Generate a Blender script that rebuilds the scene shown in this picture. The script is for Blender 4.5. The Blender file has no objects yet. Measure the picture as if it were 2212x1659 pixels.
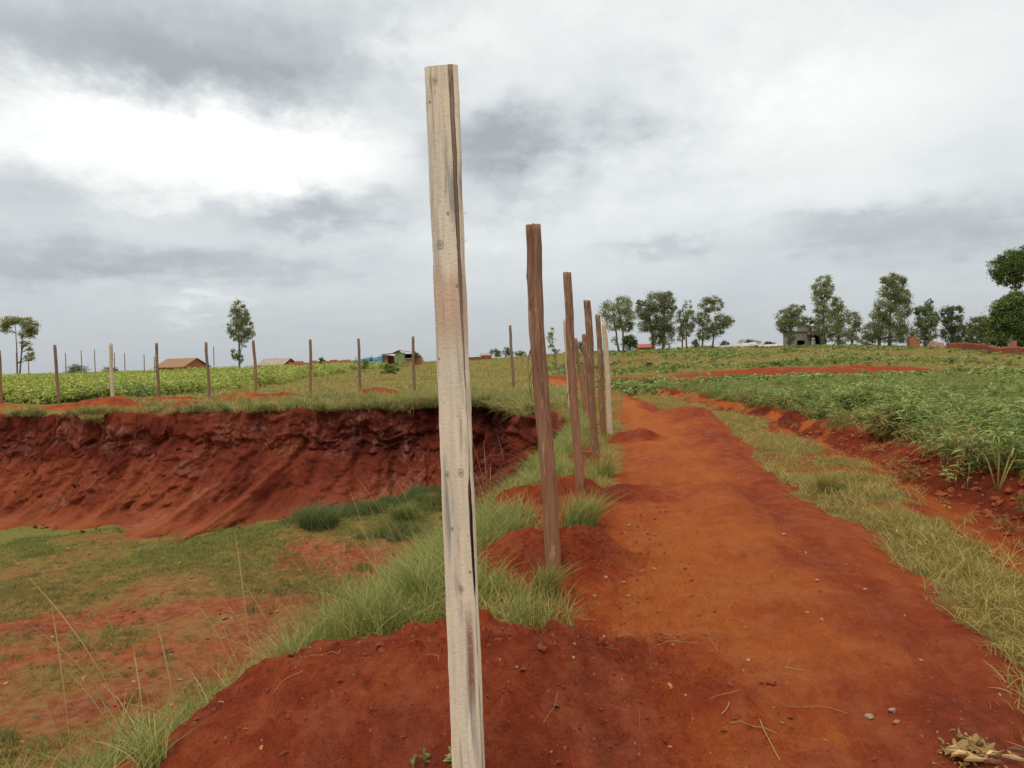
import bpy, math, random
import numpy as np
from mathutils import Matrix, Vector
from mathutils.bvhtree import BVHTree

R = math.radians
SC = bpy.context.scene
COL = SC.collection
random.seed(7)
RNG = np.random.default_rng(11)

# ------------------------------------------------------------------ camera
EYE = 1.55
PITCH, ROLL = R(-1.95), R(-1.5)
FPX = 2212 * 26.0 / 36.0
cam_d = bpy.data.cameras.new('camera')
cam_d.sensor_width = 36.0
cam_d.lens = 26.0
cam_d.clip_start = 0.05
cam_d.clip_end = 8000
cam = bpy.data.objects.new('camera', cam_d)
COL.objects.link(cam)
CM = Matrix.Rotation(R(90) + PITCH, 4, 'X') @ Matrix.Rotation(ROLL, 4, 'Z')
cam.matrix_world = Matrix.Translation((0, 0, EYE)) @ CM
SC.camera = cam
CM3 = np.array(CM.to_3x3())


def ray(px, py):
    """direction of a point of the 2212 x 1659 picture"""
    return CM3 @ np.array([(px - 1106.0) / FPX, -(py - 829.5) / FPX, -1.0])


def at(px, py, Y):
    """world point at ground distance Y seen in direction (px, py)"""
    d = ray(px, py)
    t = Y / d[1]
    return np.array([d[0] * t, Y, EYE + d[2] * t])


# ------------------------------------------------------------------ world
SUN_EL, SUN_AZ = R(60), R(205)      # sun behind cloud, high and behind the camera
wd = bpy.data.worlds.new('World')
SC.world = wd
wd.use_nodes = True
nt = wd.node_tree
nt.nodes.clear()


class NB:
    """small helper for building node trees"""
    def __init__(s, tree):
        s.t = tree

    def n(s, typ, **kw):
        nd = s.t.nodes.new(typ)
        for k, v in kw.items():
            setattr(nd, k, v)
        return nd

    def put(s, sock, v):
        if isinstance(v, bpy.types.NodeSocket):
            s.t.links.new(v, sock)
        else:
            sock.default_value = v

    def m(s, op, a, b=0.0, c=None, clamp=False):
        nd = s.n('ShaderNodeMath', operation=op)
        nd.use_clamp = clamp
        s.put(nd.inputs[0], a)
        s.put(nd.inputs[1], b)
        if c is not None:
            s.put(nd.inputs[2], c)
        return nd.outputs[0]

    def vm(s, op, a, b=None, scale=None):
        nd = s.n('ShaderNodeVectorMath', operation=op)
        s.put(nd.inputs[0], a)
        if b is not None:
            s.put(nd.inputs[1], b)
        if scale is not None:
            s.put(nd.inputs['Scale'], scale)
        return nd.outputs['Value'] if op in ('LENGTH', 'DOT_PRODUCT', 'DISTANCE') else nd.outputs[0]

    def noise(s, vec, scale, detail=4, rough=0.55, dist=0.0):
        nd = s.n('ShaderNodeTexNoise')
        s.put(nd.inputs['Vector'], vec)
        nd.inputs['Scale'].default_value = scale
        nd.inputs['Detail'].default_value = detail
        nd.inputs['Roughness'].default_value = rough
        nd.inputs['Distortion'].default_value = dist
        return nd.outputs['Fac'], nd.outputs['Color']

    def mr(s, v, a, b, c=0.0, d=1.0, smooth=False):
        nd = s.n('ShaderNodeMapRange')
        if smooth:
            nd.interpolation_type = 'SMOOTHSTEP'
        s.put(nd.inputs[0], v)
        for i, x in enumerate((a, b, c, d)):
            s.put(nd.inputs[i + 1], x)
        return nd.outputs[0]

    def mix(s, f, a, b, blend='MIX'):
        nd = s.n('ShaderNodeMix', data_type='RGBA', blend_type=blend)
        s.put(nd.inputs[0], f)
        s.put(nd.inputs[6], a)
        s.put(nd.inputs[7], b)
        return nd.outputs[2]

    def ramp(s, f, stops):
        nd = s.n('ShaderNodeValToRGB')
        s.put(nd.inputs[0], f)
        e = nd.color_ramp.elements
        while len(e) < len(stops):
            e.new(0.5)
        for el, (p, c) in zip(e, stops):
            el.position = p
            el.color = (*c, 1) if len(c) == 3 else c
        return nd.outputs[0]

    def attr(s, name):
        nd = s.n('ShaderNodeAttribute', attribute_name=name)
        return nd.outputs['Fac'], nd.outputs['Color']

    def comb(s, x, y, z):
        nd = s.n('ShaderNodeCombineXYZ')
        for i, v in enumerate((x, y, z)):
            s.put(nd.inputs[i], v)
        return nd.outputs[0]

    def sep(s, v):
        nd = s.n('ShaderNodeSeparateXYZ')
        s.put(nd.inputs[0], v)
        return nd.outputs


b = NB(nt)
tc = b.n('ShaderNodeTexCoord')
dirv = b.vm('NORMALIZE', tc.outputs['Generated'])
dx, dy, dz = b.sep(dirv)
az = b.m('MULTIPLY', b.m('ARCTAN2', dx, dy), 180 / math.pi)
el = b.m('MULTIPLY', b.m('ARCSINE', dz), 180 / math.pi)
# cloud sheet coordinates: the direction carried up to a flat deck
zc = b.m('ADD', b.m('MAXIMUM', dz, 0.0), 0.13)
deck = b.comb(b.m('DIVIDE', dx, zc), b.m('DIVIDE', dy, zc), 0.0)
n1, n1c = b.noise(deck, 1.1, 6, 0.55, 0.3)
n2, n2c = b.noise(deck, 2.9, 6, 0.6, 0.25)
streak = b.comb(b.m('MULTIPLY', az, 0.085), b.m('MULTIPLY', el, 0.19), b.m('MULTIPLY', dy, 1.3))
n3, n3c = b.noise(streak, 1.0, 6, 0.55, 0.2)
w1 = b.vm('MULTIPLY', b.vm('SUBTRACT', n2c, (0.5, 0.5, 0.5)), (8.0, 3.4, 0))
w2 = b.vm('MULTIPLY', b.vm('SUBTRACT', n3c, (0.5, 0.5, 0.5)), (7.0, 3.0, 0))
n4, n4c = b.noise(b.comb(b.m('MULTIPLY', az, 0.30), b.m('MULTIPLY', el, 0.42), dy), 1.0, 6, 0.62, 0.1)
w3 = b.vm('MULTIPLY', b.vm('SUBTRACT', n4c, (0.5, 0.5, 0.5)), (7.0, 4.2, 0))
P = b.vm('ADD', b.vm('ADD', b.vm('ADD', b.comb(az, el, 0.0), w1), w2), w3)


def azel(px, py):
    d = ray(px, py)
    d = d / np.linalg.norm(d)
    return math.degrees(math.atan2(d[0], d[1])), math.degrees(math.asin(d[2]))


# cloud masses: x, y, half-width, half-height (picture units), lift
CLOUDS = [
    (250, 80, 520, 115, -0.24), (470, 165, 210, 55, -0.16), (780, 60, 230, 70, -0.10), (60, 130, 160, 60, -0.06),
    (430, 300, 300, 70, 0.44), (150, 255, 190, 60, 0.24), (630, 335, 150, 55, 0.26), (260, 400, 280, 40, 0.20),
    (60, 395, 130, 48, -0.20), (690, 445, 150, 38, -0.26), (560, 470, 160, 22, -0.08),
    (1085, 320, 130, 66, -0.36), (1290, 300, 120, 44, -0.15), (1110, 430, 60, 30, -0.07),
    (430, 570, 290, 30, -0.12), (60, 575, 220, 36, -0.09), (780, 500, 260, 60, 0.06),
    (465, 662, 55, 14, 0.15), (980, 92, 120, 42, 0.20), (860, 110, 70, 26, 0.12), (1010, 210, 120, 40, 0.10),
    (1640, 330, 330, 120, 0.12), (1760, 200, 170, 70, 0.10), (1420, 150, 170, 70, -0.07), (1500, 470, 260, 50, 0.06),
    (1805, 488, 120, 30, -0.15), (2090, 500, 190, 40, -0.13), (1420, 540, 95, 17, -0.13), (1200, 560, 240, 60, 0.08),
    (1900, 120, 500, 260, 0.06), (1300, 60, 300, 100, 0.06), (700, 640, 320, 30, 0.05),
]
tot = None
for (cx, cy, rx, ry, amp) in CLOUDS:
    amp *= 0.86 if amp > 0 else 1.12
    a0, e0 = azel(cx, cy)
    k = math.degrees(1 / FPX)
    q = b.vm('MULTIPLY', b.vm('SUBTRACT', P, (a0, e0, 0)), (1 / (rx * k), 1 / (ry * k), 0))
    g = b.m('MULTIPLY', b.m('EXPONENT', b.m('MULTIPLY', b.vm('DOT_PRODUCT', q, q), -0.72)), amp)
    tot = g if tot is None else b.m('ADD', tot, g)
base = b.ramp(b.m('DIVIDE', el, 90.0), [(0.0, (.252,) * 3), (0.05, (.295,) * 3), (0.11, (.345,) * 3), (0.20, (.385,) * 3),
                                        (0.32, (.42,) * 3), (0.60, (.58,) * 3), (1.0, (.68,) * 3)])
lum = b.m('MULTIPLY', base, 2.16)
nz = b.m('MULTIPLY', b.m('SUBTRACT', n1, 0.5), 0.16)
nz = b.m('ADD', nz, b.m('MULTIPLY', b.m('SUBTRACT', n2, 0.5), 0.08))
nz = b.m('ADD', nz, b.m('MULTIPLY', b.m('SUBTRACT', n3, 0.5), 0.20))
nz = b.m('ADD', nz, b.m('MULTIPLY', b.m('SUBTRACT', n4, 0.5), 0.16))
nz = b.m('MULTIPLY', nz, b.mr(el, 0, 12, 0.15, 1.0))
lum = b.m('MAXIMUM', b.m('ADD', b.m('ADD', lum, nz), tot), 0.46)
tint = b.ramp(b.mr(lum, 0.40, 0.95), [(0.0, (0.905, 0.995, 1.07)), (0.5, (0.95, 1.005, 1.035)), (1.0, (0.975, 1.005, 0.99))])
cloud = b.vm('SCALE', tint, scale=b.m('MULTIPLY', lum, 10.0))
sky = b.n('ShaderNodeTexSky', sky_type='NISHITA')
sky.sun_disc = False
sky.sun_elevation = SUN_EL
sky.sun_rotation = SUN_AZ
skyc = b.mix(0.94, sky.outputs[0], cloud)
bg = b.n('ShaderNodeBackground')
b.put(bg.inputs[0], skyc)
bg.inputs[1].default_value = 0.10
out = b.n('ShaderNodeOutputWorld')
nt.links.new(bg.outputs[0], out.inputs[0])

sun_d = bpy.data.lights.new('sun', 'SUN')
sun_d.energy = 1.3
sun_d.angle = R(24)
sun_d.color = (1.0, 0.96, 0.9)
sun = bpy.data.objects.new('sun', sun_d)
COL.objects.link(sun)
sdir = Vector((math.sin(SUN_AZ) * math.cos(SUN_EL), math.cos(SUN_AZ) * math.cos(SUN_EL), math.sin(SUN_EL)))
sun.rotation_euler = sdir.to_track_quat('Z', 'Y').to_euler()
sun.location = (0, 0, 30)

SC.view_settings.view_transform = 'Standard'
SC.view_settings.look = 'None'
SC.view_settings.gamma = 1.0
SC.view_settings.use_curve_mapping = False
SC.view_settings.exposure = 0.0
SC.render.engine = 'CYCLES'
SC.cycles.filter_width = 1.5
SC.cycles.max_bounces = 6
SC.cycles.transparent_max_bounces = 6

# ------------------------------------------------------------------ numpy noise
_perm = np.random.default_rng(3).permutation(512).astype(np.int64)
_ang = np.random.default_rng(4).uniform(0, 2 * np.pi, 512)
_gx, _gy = np.cos(_ang), np.sin(_ang)


def perlin(x, y):
    x = np.asarray(x, float)
    y = np.asarray(y, float)
    xi, yi = np.floor(x).astype(np.int64), np.floor(y).astype(np.int64)
    xf, yf = x - xi, y - yi
    u, v = xf ** 3 * (xf * (xf * 6 - 15) + 10), yf ** 3 * (yf * (yf * 6 - 15) + 10)

    def g(ix, iy, fx, fy):
        h = _perm[(_perm[ix & 511] + iy) & 511]
        return _gx[h] * fx + _gy[h] * fy
    a = g(xi, yi, xf, yf)
    bq = g(xi + 1, yi, xf - 1, yf)
    c = g(xi, yi + 1, xf, yf - 1)
    d = g(xi + 1, yi + 1, xf - 1, yf - 1)
    return ((a * (1 - u) + bq * u) * (1 - v) + (c * (1 - u) + d * u) * v) * 1.5


def fbm(x, y, o=4, g=0.5):
    s, a = 0, 1.0
    for i in range(o):
        s = s + a * perlin(x * 2 ** i + 17.3 * i, y * 2 ** i - 9.1 * i)
        a *= g
    return s


def sstep(a, c, x):
    t = np.clip((x - a) / (c - a), 0, 1)
    return t * t * (3 - 2 * t)


# ------------------------------------------------------------------ terrain
PIT = np.array([(-90, 27.6), (-19.4, 27.6), (-11, 26.4), (-5.5, 25.8), (-2.6, 26.5), (-.3, 26.2), (0.8, 23.0), (1.25, 19),
                (1.3, 15), (0.85, 12), (0.05, 8), (-0.65, 5), (-1.25, 3), (-2.2, 1), (-4, -2), (-9, -6), (-90, -8)], float)


def pit_d(x, y):
    """distance inside the pit's rim (negative outside)"""
    d = np.full(x.shape, 1e9)
    ins = np.zeros(x.shape, bool)
    n = len(PIT)
    for i in range(n):
        (ax, ay), (bx, by) = PIT[i], PIT[(i + 1) % n]
        ex, ey = bx - ax, by - ay
        t = np.clip(((x - ax) * ex + (y - ay) * ey) / (ex * ex + ey * ey), 0, 1)
        d = np.minimum(d, np.hypot(x - ax - t * ex, y - ay - t * ey))
        c = ((ay > y) != (by > y))
        xs = ax + (y - ay) * ex / (ey if ey else 1e-9)
        ins ^= c & (x < xs)
    return np.where(ins, d, -d)


def fence_x(y):
    return -0.53 + 0.165 * y


def path_l(y):
    return np.interp(y, [-10, 0, 16, 24, 30, 40, 46], [-0.4, -0.1, 2.55, 3.35, 3.75, 2.2, 0.5])


def path_r(y):
    return np.interp(y, [-10, 0, 3.4, 5.5, 8.25, 11, 13.6, 17, 22, 30, 40, 46], [0.6, 1.45, 2.34, 2.85, 3.15, 3.6, 4.1, 4.65, 4.5, 4.45, 4.2, 3.6])


def verge_r(y):
    return np.interp(y, [-10, 0, 5, 7, 10, 15.6, 22, 30], [1.7, 2.4, 3.38, 4.02, 4.72, 5.45, 5.6, 5.3])


def crop_l(y):
    return np.interp(y, [-10, 0, 5, 7, 10.6, 17, 26, 32], [3.2, 4.0, 4.4, 4.75, 5.3, 5.75, 5.65, 5.35])


CREST = ([-60, -34, -20, -11, -3, 2, 8, 14, 22, 30, 36, 60], [0.2, 0.25, 0.4, 0.95, 1.45, 1.85, 2.05, 2.2, 2.05, 1.5, 0.6, 0.6])


def fine_far(x, y):
    r = np.hypot(x, y)
    return fbm(x * 0.06, y * 0.06, 3) * 0.25 * sstep(28, 45, r)


def masks(x, y):
    d0 = pit_d(x, y)
    far_wall = sstep(15.5, 20.5, y)
    wob = fbm(x * 0.45, y * 0.45, 3) * 0.25 * (1 - far_wall) + fbm(x * 2.1, y * 2.1, 3) * 0.06 * (1 - far_wall)
    d = d0 + wob * sstep(-3, 0, d0)
    return d0, d, far_wall


def pit_profile(x, y, d0, d, fw):
    """how far down into the pit a point lies: 0 at the rim, 1 on the floor"""
    t = (d + 0.15) / 2.4
    far_p = np.interp(t, [0, 0.12, 0.5, 0.8, 1.0, 1.3], [0, 0.45, 0.80, 0.96, 1.0, 1.0])
    tn = d / np.interp(y, [3, 7, 10, 14], [4.3, 3.9, 2.9, 2.5])
    near_p = np.interp(tn, [-0.08, 0.0, 0.1, 0.5, 0.85, 1.1, 1.4], [0, 0.012, 0.07, 0.52, 0.88, 0.98, 1.0])
    return far_p * fw + near_p * (1 - fw)


_dr = np.random.default_rng(77)
DENTS = []
for _ in range(120):
    _y = 2.7 * (9.5 / 2.7) ** _dr.uniform()
    DENTS.append((float(path_l(_y)) + _dr.uniform(0.0, 1.0) * float(path_r(_y) - path_l(_y)), _y, _dr.uniform(0.03, 0.065), _dr.uniform(0.004, 0.014), _dr.normal(0, 0.5)))


def height(x, y, pit=True):
    x = np.asarray(x, float)
    y = np.asarray(y, float)
    r = np.hypot(x, y)
    azd = np.degrees(np.arctan2(x, np.maximum(y, 1e-3)))
    azd = np.where(y < 0, np.where(x > 0, 60, -60), azd)
    zc_ = np.interp(azd, CREST[0], CREST[1])
    z = zc_ * sstep(24, 125, r)
    z = z - sstep(118, 420, r) * (zc_ + 7.0) + fine_far(x, y)
    z = z + fbm(x * 0.35, y * 0.35, 3) * 0.05
    # pit
    d0, d, fw = masks(x, y)
    p = pit_profile(x, y, d0, d, fw)
    floor = -3.40 + fbm(x * 0.22, y * 0.22, 4) * 0.16 + fbm(x * 1.5, y * 1.5, 3) * 0.03
    floor = floor + fbm(x * 4, y * 4, 2) * 0.012
    floor = floor + 0.75 * np.exp(-(((x + 2.6) / 3.2) ** 2 + ((y - 23.2) / 2.4) ** 2)) + 0.35 * np.exp(-(((x + 6.5) / 3.0) ** 2 + ((y - 20.0) / 1.5) ** 2))
    if not pit:
        p = p * (1 - fw)
    z = z + p * floor
    z = z + p * (1 - p) * 4 * fbm(x * 1.1, y * 1.1, 3) * 0.10
    # low bank of thrown up soil along the far fence
    z = z + 0.55 * np.exp(-((y - 32.0 - 0.8 * fbm(x * 0.12, y * 0.0 + 3, 2)) / 0.9) ** 2) * sstep(0, -3, x) * np.maximum(0, perlin(x * 0.38, y * 0.25) + 0.05)
    z = z - 0.35 * sstep(32, 28, y) * sstep(22, 26, y) * sstep(-7, -16, x) * (d0 < 0.0)
    # track
    l, rr = path_l(y), path_r(y)
    on = sstep(-0.15, 0.35, x - l) * sstep(-0.15, 0.35, rr - x) * sstep(46, 40, y)
    ctr = (l + rr) / 2
    z = z + on * (0.05 - 0.05 * ((x - ctr) / 1.3) ** 2)
    rut1 = 1.72 + 0.11 * y + 0.06 * np.sin(y * 0.9)
    rut2 = 0.75 + 0.15 * y + 0.10 * np.sin(y * 0.5 + 1)
    z = z - on * 0.065 * np.exp(-((x - rut1) / 0.17) ** 2) * (0.7 + 0.6 * perlin(x * 0.3, y * 0.55 + 4))
    z = z + on * 0.02 * np.exp(-((x - rut1 + 0.3) / 0.15) ** 2)
    z = z - on * 0.035 * np.exp(-((x - rut2) / 0.22) ** 2)
    z = z + on * (fbm(x * 1.2, y * 1.2, 4) * 0.030 + fbm(x * 5, y * 3, 3) * 0.014 * sstep(16, 6, r) + np.maximum(0, fbm(x * 11, y * 9, 3) - 0.15) * 0.024 * sstep(9, 4, r))
    rough = sstep(0.9, 0.1, x - l) * sstep(-0.9, -0.2, x - l) * sstep(10, 4.5, y) * (d0 < 0)
    z = z + rough * (fbm(x * 6, y * 6, 4) * 0.022 + np.maximum(0, fbm(x * 17, y * 15, 3) - 0.05) * 0.035)
    z = z + on * 0.32 * np.exp(-((y - 16.5) / 3.2) ** 2) * sstep(3.0, 4.6, x)          # hump where the track drops away
    z = z - on * 0.10 * np.exp(-((y - 22.5) / 3.0) ** 2)
    nr = np.where((on > 0.3) & (r < 10))[0] if x.ndim == 1 else np.array([], int)
    if len(nr):
        dz = np.zeros(len(nr))
        xn, yn = x[nr], y[nr]
        for (fx_, fy_, fr_, fd_, fa_) in DENTS:
            cx_, cy_ = xn - fx_, yn - fy_
            ca, sa = math.cos(fa_), math.sin(fa_)
            q2 = ((cx_ * ca + cy_ * sa) / fr_) ** 2 + ((-cx_ * sa + cy_ * ca) / (fr_ * 1.9)) ** 2
            dz += fd_ * (-np.exp(-q2 * q2) + 0.45 * np.exp(-((np.sqrt(q2) - 1.25) / 0.22) ** 2))
        z[nr] += dz
    # verge, drain and crop bed
    vr, cl = verge_r(y), crop_l(y)
    zone = sstep(34, 28, y)
    z = z + zone * sstep(rr, rr + 0.3, x) * (0.05 + 0.03 * fbm(x * 2, y * 2, 3))
    mid = (vr + cl) / 2
    z = z - zone * 0.11 * sstep(17, 12, y) * np.exp(-((x - mid) / 0.36) ** 2)
    z = z + zone * sstep(cl - 0.25, cl + 0.25, x) * (0.18 + 0.10 * fbm(x * 3, y * 3, 3))
    near = sstep(14, 5, r)
    z = z + near * fbm(x * 9, y * 9, 3) * 0.006
    return z


def H1(x, y):
    return float(height(np.array([x]), np.array([y]))[0])


def ground_hit(px, py, y0=1.2, y1=150.0):
    """where the view direction (px, py) meets the terrain"""
    d = ray(px, py)
    ys = np.geomspace(y0, y1, 900)
    t = ys / d[1]
    zs = EYE + d[2] * t
    h = height(d[0] * t, ys)
    k = np.argmax(zs < h)
    if k == 0:
        k = 1
    a, c = zs[k - 1] - h[k - 1], h[k] - zs[k]
    f = a / (a + c) if a + c > 1e-9 else 0
    y = ys[k - 1] + f * (ys[k] - ys[k - 1])
    x = d[0] * y / d[1]
    return np.array([x, y, H1(x, y)])


# ------------------------------------------------------------------ materials
def material(name):
    m = bpy.data.materials.new(name)
    m.use_nodes = True
    t = m.node_tree
    t.nodes.clear()
    bb = NB(t)
    o = bb.n('ShaderNodeOutputMaterial')
    return m, bb, o


def principled(bb, o, col, rough=0.9, spec=0.2, normal=None):
    p = bb.n('ShaderNodeBsdfPrincipled')
    bb.put(p.inputs['Base Color'], col)
    bb.put(p.inputs['Roughness'], rough)
    p.inputs['Specular IOR Level'].default_value = spec
    if normal is not None:
        bb.put(p.inputs['Normal'], normal)
    bb.t.links.new(p.outputs[0], o.inputs[0])
    return p


def bump(bb, h, strength, dist):
    nd = bb.n('ShaderNodeBump')
    nd.inputs['Strength'].default_value = strength
    nd.inputs['Distance'].default_value = dist
    bb.put(nd.inputs['Height'], h)
    return nd.outputs[0]


SOIL_DARK = (0.130, 0.024, 0.012)
SOIL_RED = (0.258, 0.046, 0.0165)
SOIL_ORANGE = (0.385, 0.098, 0.021)


def make_ground_mat():
    m, bb, o = material('red_soil_and_turf')
    pos = bb.n('ShaderNodeNewGeometry').outputs['Position']
    tone, _ = bb.attr('tone')
    grass, _ = bb.attr('grass')
    pale, _ = bb.attr('pale')
    lush, _ = bb.attr('lush')
    dust, _ = bb.attr('dust')
    na, _ = bb.noise(pos, 0.9, 5, 0.6)
    nb_, _ = bb.noise(pos, 6.0, 5, 0.65)
    nc, _ = bb.noise(pos, 38.0, 4, 0.7)
    px_, py_, pz_ = bb.sep(pos)
    sv = bb.comb(bb.m('ADD', bb.m('MULTIPLY', px_, 3.2), bb.m('MULTIPLY', pz_, 1.9)), bb.m('MULTIPLY', py_, 1.2), bb.m('MULTIPLY', pz_, 0.9))
    ns, _ = bb.noise(sv, 1.0, 5, 0.65, 0.4)
    wall, _ = bb.attr('wall')
    av = bb.comb(bb.m('MULTIPLY', bb.m('SUBTRACT', px_, bb.m('MULTIPLY', py_, 0.14)), 5.5), bb.m('MULTIPLY', py_, 1.1), bb.m('MULTIPLY', pz_, 3.0))
    ng_, _ = bb.noise(av, 1.0, 6, 0.62, 0.5)
    nf, _ = bb.noise(pos, 130.0, 3, 0.7)
    t = bb.m('ADD', tone, bb.m('MULTIPLY', bb.m('SUBTRACT', na, 0.5), 0.55))
    t = bb.m('ADD', t, bb.m('MULTIPLY', bb.m('SUBTRACT', ng_, 0.5), 0.85))
    t = bb.m('ADD', t, bb.m('MULTIPLY', bb.m('SUBTRACT', nf, 0.5), 0.65))
    t = bb.m('ADD', t, bb.m('MULTIPLY', bb.m('SUBTRACT', nb_, 0.5), 0.75))
    t = bb.m('ADD', t, bb.m('MULTIPLY', bb.m('SUBTRACT', nc, 0.5), 0.55))
    t = bb.m('ADD', t, bb.m('MULTIPLY', bb.m('MULTIPLY', bb.m('SUBTRACT', ns, 0.5), 1.3), wall))
    soil = bb.ramp(t, [(0.0, SOIL_DARK), (0.42, SOIL_RED), (1.0, SOIL_ORANGE)])
    pf = bb.m('MULTIPLY', pale, bb.mr(bb.m('ADD', bb.m('MULTIPLY', ns, 0.5), bb.m('MULTIPLY', nb_, 0.5)), 0.47, 0.64))
    soil = bb.mix(pf, soil, (0.34, 0.19, 0.12, 1))
    soil = bb.mix(bb.m('MULTIPLY', dust, bb.mr(bb.m('ADD', bb.m('MULTIPLY', na, 0.5), bb.m('MULTIPLY', nb_, 0.5)), 0.30, 0.68)), soil, (0.37, 0.142, 0.062, 1))
    # grit and small pale stones in the earth
    vo = bb.n('ShaderNodeTexVoronoi')
    bb.put(vo.inputs['Vector'], pos)
    vo.inputs['Scale'].default_value = 26.0
    sp = bb.mr(vo.outputs['Distance'], 0.16, 0.10)
    pick = bb.mr(bb.sep(vo.outputs['Color'])[0], 0.78, 0.80)
    soil = bb.mix(bb.m('MULTIPLY', bb.m('MULTIPLY', sp, pick), 0.55), soil, (0.42, 0.24, 0.13, 1))
    # dark specks between clods
    sp2 = bb.mr(nc, 0.36, 0.27)
    soil = bb.mix(bb.m('MULTIPLY', sp2, 0.6), soil, (0.10, 0.024, 0.013, 1))
    # turf
    gn = bb.m('ADD', bb.m('MULTIPLY', nb_, 0.55), bb.m('MULTIPLY', nc, 0.45))
    turf = bb.ramp(gn, [(0.28, (0.12, 0.088, 0.028)), (0.5, (0.215, 0.155, 0.045)), (0.72, (0.30, 0.20, 0.065))])
    turfl = bb.ramp(gn, [(0.28, (0.09, 0.105, 0.026)), (0.5, (0.165, 0.18, 0.042)), (0.72, (0.235, 0.23, 0.06))])
    turf = bb.mix(lush, turf, turfl)
    gm = bb.m('ADD', grass, bb.m('MULTIPLY', bb.m('SUBTRACT', nb_, 0.5), 0.9))
    gm = bb.m('ADD', gm, bb.m('MULTIPLY', bb.m('SUBTRACT', nc, 0.5), 0.6))
    gm = bb.m('MULTIPLY', bb.mr(gm, bb.m('SUBTRACT', 0.34, bb.m('MULTIPLY', dust, 0.18)), bb.m('ADD', 0.66, bb.m('MULTIPLY', dust, 0.30))), bb.mr(grass, 0.02, 0.12))
    col = bb.mix(gm, soil, turf)
    hgt = bb.m('ADD', bb.m('MULTIPLY', nb_, 0.6), bb.m('ADD', bb.m('MULTIPLY', nc, 0.40), bb.m('MULTIPLY', nf, 0.2)))
    hgt = bb.m('ADD', hgt, bb.m('MULTIPLY', bb.m('MULTIPLY', ns, wall), 1.0))
    principled(bb, o, col, 0.95, 0.04, bump(bb, hgt, 1.0, 0.06))
    return m


MAT_GROUND = make_ground_mat()


def leaf_mat(name, cols, trans=0.3, rough=0.6, key='v'):
    """cols: dark, mid, light; varied by the mesh attribute v and by instance"""
    m, bb, o = material(name)
    v, _ = bb.attr(key)
    oi = bb.n('ShaderNodeObjectInfo')
    f = bb.m('ADD', bb.m('MULTIPLY', v, 0.62), bb.m('MULTIPLY', oi.outputs['Random'], 0.38))
    col = bb.ramp(f, [(0.1, cols[0]), (0.5, cols[1]), (0.9, cols[2])])
    p = bb.n('ShaderNodeBsdfPrincipled')
    bb.put(p.inputs['Base Color'], col)
    p.inputs['Roughness'].default_value = rough
    p.inputs['Specular IOR Level'].default_value = 0.25
    tr = bb.n('ShaderNodeBsdfTranslucent')
    bb.put(tr.inputs[0], bb.mix(0.35, col, (0.35, 0.4, 0.06, 1)))
    mx = bb.n('ShaderNodeMixShader')
    mx.inputs[0].default_value = trans
    bb.t.links.new(p.outputs[0], mx.inputs[1])
    bb.t.links.new(tr.outputs[0], mx.inputs[2])
    bb.t.links.new(mx.outputs[0], o.inputs[0])
    return m


M_SLOPE = leaf_mat('pale_slope_grass', ((0.14, 0.165, 0.042), (0.285, 0.31, 0.082), (0.50, 0.44, 0.155)))
M_DARKG = leaf_mat('dark_slope_grass', ((0.055, 0.08, 0.028), (0.11, 0.15, 0.05), (0.22, 0.24, 0.08)))
M_VERGE = leaf_mat('olive_verge_grass', ((0.19, 0.155, 0.042), (0.38, 0.295, 0.08), (0.54, 0.39, 0.135)))
M_CROPY = leaf_mat('yellowing_crop_leaf', ((0.14, 0.10, 0.03), (0.29, 0.21, 0.06), (0.44, 0.34, 0.11)), 0.3)
M_TURF = leaf_mat('short_pit_turf', ((0.14, 0.11, 0.034), (0.26, 0.19, 0.055), (0.36, 0.25, 0.08)))
M_LUSHT = leaf_mat('lush_pit_turf', ((0.12, 0.145, 0.036), (0.21, 0.235, 0.058), (0.30, 0.30, 0.085)))
M_CROP = leaf_mat('green_crop_leaf', ((0.105, 0.14, 0.038), (0.225, 0.285, 0.072), (0.42, 0.44, 0.135)), 0.3, 0.5)
M_LCROP = leaf_mat('yellow_green_crop_leaf', ((0.20, 0.25, 0.05), (0.40, 0.44, 0.09), (0.64, 0.60, 0.17)))
M_MEADOW = leaf_mat('dry_meadow_grass', ((0.22, 0.19, 0.06), (0.40, 0.32, 0.105), (0.52, 0.38, 0.15)))
M_STRAW = leaf_mat('dry_straw', ((0.24, 0.12, 0.045), (0.36, 0.20, 0.08), (0.48, 0.33, 0.15)), 0.15)
M_EUC = leaf_mat('eucalyptus_leaf', ((0.15, 0.165, 0.085), (0.27, 0.29, 0.15), (0.42, 0.43, 0.21)), 0.45)
M_EUCO = leaf_mat('olive_tree_leaf', ((0.14, 0.14, 0.06), (0.24, 0.235, 0.105), (0.35, 0.33, 0.15)), 0.4)
M_BROAD = leaf_mat('broadleaf_leaf', ((0.035, 0.05, 0.016), (0.07, 0.10, 0.03), (0.19, 0.25, 0.055)), 0.18)
M_BUSH = leaf_mat('bush_leaf', ((0.06, 0.075, 0.03), (0.125, 0.15, 0.06), (0.24, 0.26, 0.10)), 0.2)


def plain(name, col, rough=0.85, var=0.25, scale=6.0, bmp=0.3, spec=0.2):
    m, bb, o = material(name)
    pos = bb.n('ShaderNodeTexCoord').outputs['Object']
    n, _ = bb.noise(pos, scale, 5, 0.65)
    lo = tuple(c * (1 - var) for c in col) + (1,)
    hi = tuple(min(1, c * (1 + var)) for c in col) + (1,)
    principled(bb, o, bb.mix(bb.mr(n, 0.3, 0.7), lo, hi), rough, spec, bump(bb, n, bmp, 0.02))
    return m


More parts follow.
